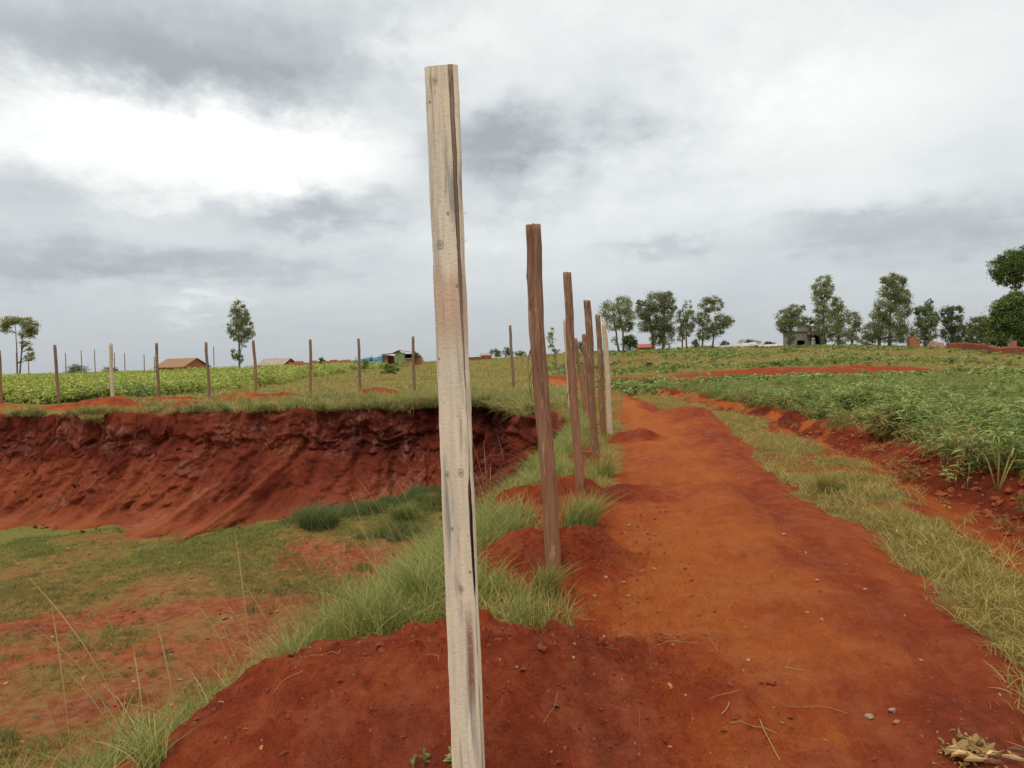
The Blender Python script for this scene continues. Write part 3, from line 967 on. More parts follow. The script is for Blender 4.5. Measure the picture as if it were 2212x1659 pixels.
# ------------------------------------------------------------------ plants as instanced stuff
def strips(paths, widths, vals, seg_normals=None):
    """flat ribbons along paths -> V,F,v ; paths (n,k,3), widths (n,k)"""
    n, k, _ = paths.shape
    t = np.gradient(paths, axis=1)
    t /= np.linalg.norm(t, axis=2, keepdims=True) + 1e-9
    side = np.cross(t, np.array([0, 0, 1.0]))
    ln = np.linalg.norm(side, axis=2, keepdims=True)
    rnd = RNG.normal(size=(n, 1, 3))
    side = np.where(ln < 0.2, np.cross(t, rnd), side)
    side /= np.linalg.norm(side, axis=2, keepdims=True) + 1e-9
    tw = RNG.uniform(-0.9, 0.9, (n, 1, 1))
    nrm = np.cross(side, t)
    side = side * np.cos(tw) + nrm * np.sin(tw)
    L = paths - side * widths[..., None] / 2
    Rt = paths + side * widths[..., None] / 2
    V = np.stack([L, Rt], 2).reshape(n, k * 2, 3)
    base = (np.arange(n) * k * 2)[:, None]
    fs = []
    for j in range(k - 1):
        fs.append(np.stack([base[:, 0] + 2 * j, base[:, 0] + 2 * j + 1, base[:, 0] + 2 * j + 3, base[:, 0] + 2 * j + 2], -1))
    F = np.concatenate(fs)
    v = np.repeat(vals, k * 2)
    return V.reshape(-1, 3), F, v


def blades(n, h, spread, bend, w, k=4, lean=(0, 0)):
    """tuft of n grass blades about 1 x h tall"""
    a = RNG.uniform(0, 2 * np.pi, n)
    hh = h * RNG.uniform(0.45, 1.0, n)
    b0 = spread * np.sqrt(RNG.uniform(0, 1, n))
    a0 = RNG.uniform(0, 2 * np.pi, n)
    t = np.linspace(0, 1, k)[None, :]
    bd = bend * RNG.uniform(0.2, 1.0, n)[:, None] * hh[:, None]
    out_ = bd * t ** 1.8
    x = b0[:, None] * np.cos(a0)[:, None] + np.cos(a)[:, None] * out_ + lean[0] * hh[:, None] * t ** 1.5
    y = b0[:, None] * np.sin(a0)[:, None] + np.sin(a)[:, None] * out_ + lean[1] * hh[:, None] * t ** 1.5
    z = hh[:, None] * (t - 0.25 * (bend * t ** 2.5))
    p = np.stack([x, y, z], -1)
    ww = w * (1 - 0.92 * t ** 1.3) * np.ones((n, 1))
    return strips(p, ww, RNG.uniform(0, 1, n))


def leafy(nstem, h, nleaf, ll, lw, spread, droop=0.5):
    """bushy plant: stems with arching lance leaves"""
    Vs, Fs, vs, off = [], [], [], 0
    for s in range(nstem):
        a = RNG.uniform(0, 2 * np.pi)
        q = spread * math.sqrt(RNG.uniform(0, 1))
        root = np.array([q * math.cos(a), q * math.sin(a), 0])
        tip = root + np.array([RNG.normal(0, 0.12) * h, RNG.normal(0, 0.12) * h, h * RNG.uniform(0.65, 1.0)])
        st = np.linspace(0, 1, 3)[None, :, None] * (tip - root) + root
        V, F, v = strips(st, np.full((1, 3), lw * 0.35), np.array([0.5]))
        Vs.append(V), Fs.append(F + off), vs.append(v)
        off += len(V)
        f = RNG.uniform(0.25, 1.0, nleaf)
        b0 = root + f[:, None] * (tip - root)
        az_ = RNG.uniform(0, 2 * np.pi, nleaf)
        t = np.linspace(0, 1, 4)[None, :]
        L = (ll * RNG.uniform(0.5, 1.0, nleaf))[:, None]
        up = RNG.uniform(0.25, 0.9, nleaf)[:, None]
        rad = L * t * 0.9
        zz = L * (up * t - (droop + 0.5 * up) * t ** 2)
        p = np.stack([b0[:, 0:1] + np.cos(az_)[:, None] * rad, b0[:, 1:2] + np.sin(az_)[:, None] * rad, b0[:, 2:3] + zz], -1)
        wd_ = lw * np.array([0.35, 1.0, 0.75, 0.06])[None, :] * np.ones((nleaf, 1))
        V, F, v = strips(p, wd_, RNG.uniform(0, 1, nleaf))
        Vs.append(V), Fs.append(F + off), vs.append(v)
        off += len(V)
    return np.concatenate(Vs), np.concatenate(Fs), np.concatenate(vs)


def proto(name, vfv, mat):
    V, F, v = vfv
    o = mesh_np(name, V, F, mat, attrs={'v': v})
    COL.objects.unlink(o)
    return o


def gn_scatter(name, protos, pts, rot, scl, idx):
    """one object whose points carry instanced plants"""
    col = bpy.data.collections.new(name + '_kinds')
    for p in protos:
        col.objects.link(p)
    me = bpy.data.meshes.new(name)
    n = len(pts)
    me.vertices.add(n)
    me.vertices.foreach_set('co', np.ascontiguousarray(pts, np.float32).ravel())
    a = me.attributes.new('rot', 'FLOAT_VECTOR', 'POINT')
    a.data.foreach_set('vector', np.ascontiguousarray(rot, np.float32).ravel())
    a = me.attributes.new('scl', 'FLOAT_VECTOR', 'POINT')
    a.data.foreach_set('vector', np.ascontiguousarray(scl, np.float32).ravel())
    a = me.attributes.new('idx', 'INT', 'POINT')
    a.data.foreach_set('value', np.ascontiguousarray(idx, np.int32))
    o = bpy.data.objects.new(name, me)
    COL.objects.link(o)
    ng = bpy.data.node_groups.new(name + '_nodes', 'GeometryNodeTree')
    ng.interface.new_socket('Geometry', in_out='INPUT', socket_type='NodeSocketGeometry')
    ng.interface.new_socket('Geometry', in_out='OUTPUT', socket_type='NodeSocketGeometry')
    N, L = ng.nodes, ng.links
    gi, go = N.new('NodeGroupInput'), N.new('NodeGroupOutput')
    ci = N.new('GeometryNodeCollectionInfo')
    ci.inputs['Collection'].default_value = col
    ci.inputs['Separate Children'].default_value = True
    ci.inputs['Reset Children'].default_value = True
    ip = N.new('GeometryNodeInstanceOnPoints')
    ip.inputs['Pick Instance'].default_value = True

    def na(nm, typ):
        x = N.new('GeometryNodeInputNamedAttribute')
        x.data_type = typ
        x.inputs['Name'].default_value = nm
        return x.outputs['Attribute']
    er = N.new('FunctionNodeEulerToRotation')
    L.new(na('rot', 'FLOAT_VECTOR'), er.inputs[0])
    L.new(gi.outputs[0], ip.inputs['Points'])
    L.new(ci.outputs[0], ip.inputs['Instance'])
    L.new(na('idx', 'INT'), ip.inputs['Instance Index'])
    L.new(er.outputs[0], ip.inputs['Rotation'])
    L.new(na('scl', 'FLOAT_VECTOR'), ip.inputs['Scale'])
    L.new(ip.outputs[0], go.inputs[0])
    md = o.modifiers.new('plants', 'NODES')
    md.node_group = ng
    return o


def polar_pts(n, r0, r1, a0=-40, a1=40, power=1.0):
    """points thinning out with distance"""
    u = RNG.uniform(0, 1, n)
    if power == 0:
        r = r0 * (r1 / r0) ** u
    else:
        r = (r0 ** power + u * (r1 ** power - r0 ** power)) ** (1 / power)
    a = np.radians(RNG.uniform(a0, a1, n))
    return r * np.sin(a), r * np.cos(a)


MOUNDS = [  # x, y, rx, ry, height
    (-0.42, 3.12, 1.50, 0.98, 0.33), (0.24, 5.42, 0.66, 0.56, 0.31), (0.55, 8.35, 0.62, 0.5, 0.20),
    (0.05, 7.55, 0.5, 0.42, 0.24), (1.05, 10.9, 0.45, 0.4, 0.14), (2.25, 13.6, 0.55, 0.5, 0.16), (1.28, 8.2, 0.5, 0.42, 0.13),
          (-17.2, 31.2, 1.9, 0.9, 0.34), (-13.2, 30.0, 1.1, 0.8, 0.30), (-9.9, 31.9, 1.5, 0.7, 0.30), (-5.6, 32.4, 1.3, 0.7, 0.24), (-15.0, 32.6, 1.6, 0.7, 0.20), (-22.3, 30.4, 1.2, 0.8, 0.20)]


def on_mound(x, y, k=1.0):
    m = np.zeros(x.shape, bool)
    for (mx, my, rx, ry, h) in MOUNDS:
        m |= ((x - mx) / (rx * k)) ** 2 + ((y - my) / (ry * k)) ** 2 < 1
    return m


def scatter(name, label, cat, protos, x, y, s0, s1, far_grow=0.0, tilt=0.12, lean=None, sink=0.02, pit=True):
    n = len(x)
    z = height(x, y, pit) - sink
    rot = np.stack([RNG.normal(0, tilt, n), RNG.normal(0, tilt, n), RNG.uniform(0, 2 * np.pi, n)], -1)
    if lean is not None:
        rot[:, 0] += lean[0]
        rot[:, 1] += lean[1]
        rot[:, 2] = RNG.normal(0, 0.6, n)
    s = RNG.uniform(s0, s1, n) * (1 + far_grow * np.hypot(x, y))
    scl = np.stack([s * RNG.uniform(0.85, 1.2, n), s * RNG.uniform(0.85, 1.2, n), s * RNG.uniform(0.75, 1.15, n)], -1)
    o = gn_scatter(name, protos, np.stack([x, y, z], -1), rot, scl, RNG.integers(0, len(protos), n))
    return tag(o, label, cat, kind='stuff')


# pale grass on the pit's near slope
sl = [proto('slope_tuft', blades(30, 0.50, 0.12, 0.8, 0.0065, 5), M_SLOPE) for _ in range(3)] + [proto('slope_tuft', blades(30, 0.40, 0.14, 1.1, 0.0065, 5), M_VERGE), proto('slope_tuft', blades(30, 0.40, 0.10, 0.9, 0.0065, 5), M_LUSHT)]
x, y = polar_pts(60000, 2.6, 25, -40, 8, 1.35)
d0, d, fw = cover(x, y)
nb2 = fbm(x * 0.8, y * 0.8, 3)
dens = np.clip(0.85 - 0.28 * d + 1.0 * nb2, 0, 1) * (d > -0.25) * (d < 2.9 + nb2)
dens = dens * np.where(y > 17, 0.3, 1.0) * (fw < 0.8) * 0.75 * (0.45 + 0.55 * sstep(3.5, 6.0, np.hypot(x, y)))
keep = (RNG.uniform(0, 1, len(x)) < dens) & ~on_mound(x, y, 0.97)
scatter('slope_grass', 'pale green tall grass down the bank between posts and pit', 'grass', sl, x[keep], y[keep], 0.45, 1.05, 0.0, 0.18)

# darker grass and bushes below the pit's far right corner
dk = [proto('dark_tuft', blades(36, 0.5, 0.16, 0.8, 0.014, 4), M_DARKG) for _ in range(3)]
x, y = polar_pts(60000, 13, 27.5, -26, 6, 1.5)
d0, d, fw = cover(x, y)
nb2 = fbm(x * 0.5 + 4, y * 0.5, 3)
cl1 = np.exp(-(((x + 5.4) / 1.5) ** 2 + ((y - 22.3) / 0.7) ** 2)) + 0.6 * np.exp(-(((x + 2.4) / 1.3) ** 2 + ((y - 22.6) / 1.0) ** 2)) \
    + 0.9 * np.exp(-(((x - 0.0) / 0.8) ** 2 + ((y - 16.0) / 2.5) ** 2)) + 0.25 * np.exp(-(((x + 3.4) / 2.4) ** 2 + ((y - 19.6) / 1.0) ** 2))
keep = (d > 0.3) & (RNG.uniform(0, 1, len(x)) < np.clip(cl1 * (0.9 + nb2) - 0.15, 0, 1) * 0.75)
scatter('corner_grass', 'dark green grass thicket under the far corner of the pit', 'grass', dk + [proto('dark_tuft', blades(36, 0.4, 0.16, 0.8, 0.014, 4), M_LUSHT)], x[keep], y[keep], 0.45, 1.0, 0.0, 0.2)

# short turf on the pit floor
tf = [proto('turf_tuft', blades(16, 0.10, 0.13, 0.9, 0.012, 3), M_TURF) for _ in range(3)] + [proto('turf_tuft', blades(16, 0.13, 0.13, 0.9, 0.012, 3), M_LUSHT) for _ in range(2)]
x, y = polar_pts(80000, 8, 26, -41, 2, 1.2)
d0, d, fw = cover(x, y)
n_a = fbm(x * 0.30, y * 0.30, 4)
n_b = fbm(x * 0.9, y * 0.9, 4)
dens = np.clip(0.02 + 0.8 * n_a + 0.5 * n_b + 0.5 * sstep(12, 18, y), 0, 1)
keep = (d > np.where(fw > 0.35, 3.4, 0)) & (pit_profile(x, y, d0, d, fw) > 0.955) & (RNG.uniform(0, 1, len(x)) < dens * 0.7)
xx, yy = x[keep], y[keep]
o = scatter('pit_turf', 'short olive turf in patches over the pit floor', 'grass', tf, xx, yy, 0.5, 1.3, 0.0, 0.2)
ii = np.where(RNG.uniform(0, 1, len(xx)) < sstep(16, 21, yy) * 0.8, RNG.integers(3, 5, len(xx)), RNG.integers(0, 3, len(xx)))
o.data.attributes['idx'].data.foreach_set('value', ii.astype(np.int32))

# clumps of weed and low tussocks over the floor
wk = [proto('floor_weed', blades(40, 0.22, 0.16, 0.9, 0.014, 4), q_) for q_ in (M_DARKG, M_TURF, M_LUSHT)]
x, y = polar_pts(2600, 8, 25, -41, 4, 1.2)
d0, d, fw = cover(x, y)
nb2 = fbm(x * 0.35 + 12, y * 0.35, 3)
keep = (d > 3.3) & (RNG.uniform(0, 1, len(x)) < np.clip(0.15 + 0.9 * nb2, 0.02, 1) * 0.6)
scatter('floor_weeds', 'scattered low weed tufts over the pit floor', 'weeds', wk, x[keep], y[keep], 0.4, 1.2, 0.0, 0.2)

# verge beside the track
vg = [proto('verge_tuft', blades(30, 0.17, 0.10, 1.1, 0.006, 4), M_VERGE) for _ in range(3)] + [proto('verge_tuft', blades(26, 0.10, 0.12, 1.2, 0.006, 4), M_STRAW)]
x, y = polar_pts(52000, 2.4, 32, 5, 41, 1.15)
rr, vr, l = path_r(y), verge_r(y), path_l(y)
nb2 = fbm(x * 0.9, y * 0.9, 4)
u = (x - rr - 0.22 * nb2) / np.maximum(vr - rr, 0.1)
dens = np.clip(0.66 + 0.85 * nb2 - 0.45 * sstep(0.6, 1.05, u), 0.02, 1) * (u > 0) * (u < 1.08)
dens = np.where((u > 0.95) & (u < 1.9) & (x < crop_l(y)), 0.02, dens)
keep = RNG.uniform(0, 1, len(x)) < dens * 0.62
scatter('verge_grass', 'olive and straw coloured grass strip right of the red track', 'grass', vg, x[keep], y[keep], 0.35, 1.2, 0.012, 0.3)

# tufts along the post line
x, y = polar_pts(22000, 3.3, 30, -12, 16, 1.0)
d0, d, fw = cover(x, y)
off = x - fence_x(y)
nb2 = fbm(x * 1.1 + 9, y * 1.1, 3)
dens = np.clip(0.35 + 1.1 * nb2, 0, 1) * (d < 0.1) * (off < -0.22 + 0.35 * nb2) * (y > 3.6) + 0.25 * (np.abs(off) < 0.15) * (y > 7) + 0.8 * (d < 0.1) * (off < 0.0 + 0.2 * nb2) * (y > 3.9) * (y < 5.0)
keep = (RNG.uniform(0, 1, len(x)) < dens * 0.55) & ~on_mound(x, y, 0.97) & (off < 0.35) & (y > 3.95)
scatter('post_line_grass', 'loose grass growing along the line of posts', 'grass', [sl[0]] + [proto('fence_tuft', blades(26, 0.28, 0.12, 1.0, 0.008, 4), M_VERGE) for _ in range(2)], x[keep], y[keep], 0.4, 0.95, 0.004, 0.2)

# tufts on top of the far rim
x, y = polar_pts(26000, 22, 33.5, -41, 6, 1.0)
d0, d, fw = cover(x, y)
nb2 = fbm(x * 0.5 + 2, y * 0.5, 3)
dens = np.clip(0.30 + 1.1 * nb2 + 0.55 * sstep(-8, -3, x) - 0.2 * sstep(-8, -13, x) + 0.35 * sstep(-14, -18, x) + 0.5 * (d > -0.5) * (nb2 > -0.15), 0, 1) * (d < 0.62) * sstep(-6.5, -3.5, d) * (x < 2.2)
keep = RNG.uniform(0, 1, len(x)) < dens * 0.75
rimt = [proto('rim_tuft', blades(30, 0.5, 0.2, 1.5, 0.016, 5), M_MEADOW), proto('rim_tuft', blades(26, 0.42, 0.16, 0.8, 0.02, 4), M_DARKG), proto('rim_tuft', blades(26, 0.42, 0.16, 0.9, 0.02, 4), M_SLOPE), proto('rim_tuft', blades(26, 0.36, 0.16, 0.9, 0.02, 4), M_MEADOW)]
xr, yr = polar_pts(26000, 20, 28, -9, 4, 1.0)
d0r, dr_, fwr = cover(xr, yr)
kr = (dr_ > -1.6) & (dr_ < 0.7) & (xr < 0.6) & (xr > -4.2) & (yr > 21) & (RNG.uniform(0, 1, len(xr)) < 0.55)
x, y, keep = np.concatenate([x[keep], xr[kr]]), np.concatenate([y[keep], yr[kr]]), slice(None)
scatter('rim_grass', 'mixed grass tufts along the far rim of the pit', 'grass', rimt, x[keep], y[keep], 0.35, 1.25, 0.0, 0.36, pit=False)

# crop field on the right
cp = [proto('crop_plant', leafy(5, 0.50, 12, 0.22, 0.024, 0.20, 0.35), M_CROP) for _ in range(4)] + [proto('crop_plant', leafy(4, 0.68, 12, 0.25, 0.024, 0.14, 0.5), M_CROP) for _ in range(2)] + [proto('crop_weed', blades(30, 0.4, 0.2, 0.9, 0.010, 4), M_VERGE)] + [proto('crop_plant', leafy(4, 0.52, 12, 0.22, 0.024, 0.2, 0.4), M_CROPY)]
x, y = polar_pts(72000, 3.6, 40, 8, 58, 1.0)
cl = crop_l(y) + 0.15 * fbm(x * 1.2, y * 1.2, 3)
nb2 = fbm(x * 0.4, y * 0.4, 3)
far_e = 31 + 0.10 * x + 2 * nb2
keep = (x > cl + 0.25) & (y < far_e) & (RNG.uniform(0, 1, len(x)) < np.clip(0.62 + 0.7 * nb2 + 0.4 * fbm(x * 1.3, y * 1.3, 2), 0.08, 1) * 0.62)
keep |= (x > cl - 0.25) & (x < cl + 0.6) & (y < far_e) & (RNG.uniform(0, 1, len(x)) < 0.015)
xx, yy = x[keep], y[keep]
o = scatter('crop_field', 'green leafy crop standing knee high on the right', 'crop', cp, xx, yy, 0.55, 1.25, 0.0, 0.16, sink=0.03)
ed = xx - (crop_l(yy) + 0.15 * fbm(xx * 1.2, yy * 1.2, 3))
ii = np.where(RNG.uniform(0, 1, len(xx)) < 0.08 + 0.6 * (ed < 0.4), 6, RNG.integers(0, 6, len(xx)))
ii = np.where(RNG.uniform(0, 1, len(xx)) < np.clip(0.16 + 0.9 * fbm(xx * 0.35 + 7, yy * 0.35, 3), 0, 0.65), 7, ii)
o.data.attributes['idx'].data.foreach_set('value', ii.astype(np.int32))
hs = (1 - 0.52 * sstep(11, 25, yy)) * np.clip(0.84 + 0.65 * fbm(xx * 0.6, yy * 0.6, 3), 0.4, 1.15) * (0.65 + 0.35 * sstep(-0.2, 0.7, ed)) * RNG.uniform(0.75, 1.2, len(xx))
o.data.attributes['scl'].data.foreach_set('vector', np.ascontiguousarray(np.stack([hs * 1.05, hs * 1.05, hs], -1), np.float32).ravel())

# yellow-green crop beyond the far posts on the left
lp = [proto('left_crop_plant', leafy(9, 0.62, 11, 0.17, 0.055, 0.40, 0.3), M_LCROP) for _ in range(4)] + [proto('left_crop_weed', leafy(7, 0.5, 11, 0.2, 0.05, 0.34, 0.4), M_CROP)]
x, y = polar_pts(26000, 35, 122, -42, -6, 0.6)
nb2 = fbm(x * 0.12, y * 0.12, 3)
r = np.hypot(x, y)
keep = (y > 36.5 + 1.5 * nb2) & (x < -17.0 + 0.06 * np.maximum(y - 70, 0) + 2.2 * nb2)
keep &= RNG.uniform(0, 1, len(x)) < np.clip(0.70 + 0.9 * fbm(x * 0.22, y * 0.12, 3), 0.12, 1)
xx, yy = x[keep], y[keep]
o = scatter('left_crop', 'bright yellow green crop beyond the far row of posts', 'crop', lp, xx, yy, 0.45, 1.35, 0.003, 0.2)
ii = np.where(RNG.uniform(0, 1, len(xx)) < np.clip(0.12 + 0.8 * fbm(xx * 0.12, yy * 0.12 + 4, 2), 0.05, 0.5) + 0.6 * (np.hypot(xx, yy) < 41 + 2 * fbm(xx * 0.3, yy * 0.3, 2)), 4, RNG.integers(0, 4, len(xx)))
o.data.attributes['idx'].data.foreach_set('value', ii.astype(np.int32))

# meadow beyond the track and the crop
mw = [proto('meadow_tuft', blades(22, 0.26, 0.30, 1.0, 0.03, 3), M_MEADOW) for _ in range(3)] + [proto('meadow_weed', leafy(5, 0.3, 8, 0.22, 0.06, 0.3, 0.4), M_CROP)]
x, y = polar_pts(60000, 28, 135, -36, 42, 0.5)
d0, d, fw = cover(x, y)
nb2 = fbm(x * 0.10, y * 0.16, 3)
nb3 = fbm(x * 0.5, y * 0.5, 3)
onr = (np.abs(y - np.where(x > 6, 44, 47) - 1.2 * fbm(x * 0.14 + 3, y * 0.14, 3)) < np.where(x > 6, 6.6, 3.3)) & (x > -9) & (x < 25)
onp = (x > path_l(y)) & (x < path_r(y)) & (y < 46)
keep = (d0 < -4) & ~onp & (RNG.uniform(0, 1, len(x)) < np.clip(0.62 + 0.6 * nb2 + 0.5 * nb3, 0.05, 1) * np.where(onr, 0.04, 1)) & (x > -18.5 + 2 * nb3)
keep &= ~((x > crop_l(y)) & (y < 33))
xx, yy = x[keep], y[keep]
o = scatter('meadow_grass', 'dry olive meadow grass rising towards the trees', 'grass', mw, xx, yy, 0.5, 1.2, 0.003, 0.2)
ii = np.where(RNG.uniform(0, 1, len(xx)) < np.clip((0.12 + 0.9 * fbm(xx * 0.07 + 5, yy * 0.12, 2)) * (xx > 3) + 0.5 * sstep(41, 36, yy) * (xx > 4) + 0.4 * sstep(88, 100, yy) * (xx > 8), 0, 0.9), 3, RNG.integers(0, 3, len(xx)))
o.data.attributes['idx'].data.foreach_set('value', ii.astype(np.int32))

# ------------------------------------------------------------------ earth mounds thrown up at the post holes


MOUND_TREES = []


def mound(i, label):
    mx, my, rx, ry, h = MOUNDS[i]
    nr, na = 110, 300
    if i > 1:
        nr, na = 40, 110
    rad = np.linspace(0, 1.25, nr)
    an = np.linspace(0, 2 * np.pi, na, endpoint=False)
    A, Q = np.meshgrid(an, rad)
    wob = 1 + 0.14 * fbm(np.cos(A) * 1.3 + i * 7, np.sin(A) * 1.3, 3) + 0.05 * fbm(np.cos(A) * 6 + i * 7, np.sin(A) * 6, 3)
    X = mx + rx * Q * np.cos(A) * wob
    Y = my + ry * Q * np.sin(A) * wob
    prof = np.interp(Q, [0, 0.25, 0.45, 0.7, 0.9, 1.08, 1.25], [1.0, 0.96, 0.80, 0.40, 0.13, 0.02, -0.08])
    g = height(X.ravel(), Y.ravel()).reshape(X.shape)
    lump = fbm(X * 2.2 + i, Y * 2.2, 3) * 0.060 + fbm(X * 10, Y * 10, 4) * 0.013 + np.maximum(0, fbm(X * 24, Y * 24, 2) - 0.2) * 0.03
    cl = sstep(0.25, 0.6, perlin(X * 9 + 3, Y * 9)) * 0.018
    Z = g + h * prof + (lump + cl) * np.clip(prof * 2, 0, 1) * (1.0 if i < 2 else 0.6)
    W_ = np.stack([X, Y, Z], -1).reshape(-1, 3)
    V = np.stack([X - mx, Y - my, Z - H1(mx, my)], -1).reshape(-1, 3)
    idx = np.arange(nr * na).reshape(nr, na)
    nx = np.roll(idx, -1, axis=1)
    F = np.stack([idx[:-1], idx[1:], nx[1:], nx[:-1]], -1).reshape(-1, 4)
    n = len(V)
    tone = np.clip((0.33 if i < 7 else 0.48) + 0.16 * fbm(X * 1.5, Y * 1.5, 3).ravel() + 0.34 * sstep(0.62, 1.1, Q + 0.15 * fbm(X * 2, Y * 2, 3)).ravel(), 0, 1)
    o = mesh_np('dirt_mound', V, F, MAT_GROUND, smooth=True, attrs=dict(tone=tone, grass=np.zeros(n), pale=np.full(n, 0.15), wall=np.zeros(n), lush=np.zeros(n)))
    o.location = (mx, my, H1(mx, my))
    tag(o, label, 'earth mound', 'earth mounds thrown up along the posts')
    MOUND_TREES.append(BVHTree.FromPolygons([tuple(w) for w in W_.tolist()], F.tolist()))
    return Z


mound(0, 'big dark red mound of loose earth at the foot of the nearest squared post')
mound(1, 'red earth mound behind the foot of the second post, the log with peeling bark')
mound(2, 'low red mound just left behind the third post of the near row')
mound(3, 'grassy red mound between the second post and the pit')
mound(4, 'small flat red mound beside the fourth post')
mound(5, 'dark red mound spilling onto the track right of the pale post')
mound(6, 'low red heap on the track edge right of the third post')


for i_, lb_ in enumerate(('long orange heap of dug soil at the foot of the whitish far post', 'pointed red heap of soil on the pit rim under the narrow tree', 'red heap of soil beside the far post right of the narrow tree',
                          'low orange heap near the far post before the blue tarpaulins', 'flat orange heap under the brown roofed house by the far posts', 'small red heap near the left end of the far rim')):
    mound(7 + i_, lb_)


def surf(x, y):
    return float(surf_np(np.array([x], float), np.array([y], float))[0])


def surf_np(x, y):
    """terrain or the mound standing on it, whichever is higher"""
    z = height(x, y)
    for k, (mx, my, rx, ry, h) in enumerate(MOUNDS[:7]):
        for i in np.where(np.hypot((x - mx) / rx, (y - my) / ry) < 1.4)[0]:
            hit = MOUND_TREES[k].ray_cast(Vector((float(x[i]), float(y[i]), 5.0)), Vector((0, 0, -1)))
            if hit[0] is not None:
                z[i] = max(z[i], hit[0].z)
    return z


def surf_hit(px, py):
    d = ray(px, py)
    ys = np.geomspace(1.6, 60, 900)
    t = ys / d[1]
    zs, sf = EYE + d[2] * t, height(d[0] * t, ys)
    k = int(np.argmax(zs < sf))
    p = np.array([d[0] * t[k], ys[k], sf[k]])
    for tr in MOUND_TREES[:7]:
        hit = tr.ray_cast(Vector((0, 0, EYE)), Vector(d.tolist()))
        if hit[0] is not None and hit[0].y < p[1]:
            p = np.array(hit[0])
    return p


# ------------------------------------------------------------------ posts
def log_post(base, top, r, mat, label, group, name='wooden_post', n=18, rings=46, fibres=0, seed=0, knots=True):
    """round log from base to top (world points), slightly crooked"""
    base, top = np.array(base, float), np.array(top, float)
    o = empty(name, base, label, 'post', group)
    rg = np.random.default_rng(seed)
    ax = top - base
    ln = np.linalg.norm(ax)
    t = np.linspace(-0.06, 1, rings)
    an = np.linspace(0, 2 * np.pi, n, endpoint=False)
    T, A = np.meshgrid(t, an, indexing='ij')
    crook = r * 0.55
    cx = crook * np.sin(T * 5.0 + seed) * T * (1 - T) * 2.2 + r * 0.12 * perlin(T * 9 + seed, T * 0)
    cy = crook * np.cos(T * 4.0 + seed * 2) * T * (1 - T) * 2
    rad = r * (1.04 - 0.10 * T) * (1 + 0.06 * perlin(np.cos(A) * 1.5 + seed, T * 6 + np.sin(A)) + 0.07 * perlin(A * 1.6 + seed * 3, T * 2.2) * (n > 10) + 0.03 * perlin(np.cos(A) * 3 + seed, T * 24))
    if knots:
        for _ in range(4):
            ka, kt = rg.uniform(0, 2 * np.pi), rg.uniform(0.15, 0.9)
            rad += r * 0.13 * np.exp(-((np.angle(np.exp(1j * (A - ka))) / 0.4) ** 2 + ((T - kt) / 0.012) ** 2))
    X = ax[0] * T + cx + rad * np.cos(A)
    Y = ax[1] * T + cy + rad * np.sin(A)
    Z = ax[2] * T + np.zeros_like(A)
    Z[-1] += 0.06 * r * np.cos(an * 1 + seed) + 0.25 * r * rg.uniform(-0.3, 0.3, n)
    V = np.stack([X, Y, Z], -1).reshape(-1, 3)
    idx = np.arange(rings * n).reshape(rings, n)
    nx = np.roll(idx, -1, axis=1)
    F = np.stack([idx[:-1], nx[:-1], nx[1:], idx[1:]], -1).reshape(-1, 4)
    c = len(V)
    V = np.vstack([V, V[idx[-1]].mean(0, keepdims=True)])
    capf = np.stack([idx[-1], nx[-1], np.full(n, c), np.full(n, c)], -1)
    me_f = [tuple(f) for f in F] + [(int(f[0]), int(f[1]), int(f[2])) for f in capf]
    me = bpy.data.meshes.new('log')
    me.from_pydata([tuple(map(float, v)) for v in V], [], me_f)
    me.materials.append(mat)
    sm = np.full(len(me.polygons), True)
    sm[-n:] = False
    me.polygons.foreach_set('use_smooth', sm)
    me.update()
    ob = bpy.data.objects.new('log', me)
    COL.objects.link(ob)
    ob.parent = o
    for k in range(fibres):
        tt = rg.uniform(0.12, 0.85)
        a = rg.choice([0.0, math.pi]) + rg.normal(0, 0.4)
        p0 = ax * tt + r * 1.0 * np.array([math.cos(a), math.sin(a), 0])
        L = rg.uniform(0.06, 0.26)
        pts = []
        for q in np.linspace(0, 1, 6):
            pts.append(p0 + np.array([math.cos(a) * r * (0.1 + 0.55 * math.sin(q * 2.6)), math.sin(a) * r * 0.4 * q, -L * q]))
        mb = MB()
        mb.tube(pts, [0.0035, 0.003, 0.003, 0.0025, 0.002, 0.0012], 5)
        mb.build('bark_fibre', mat, o)
    return o


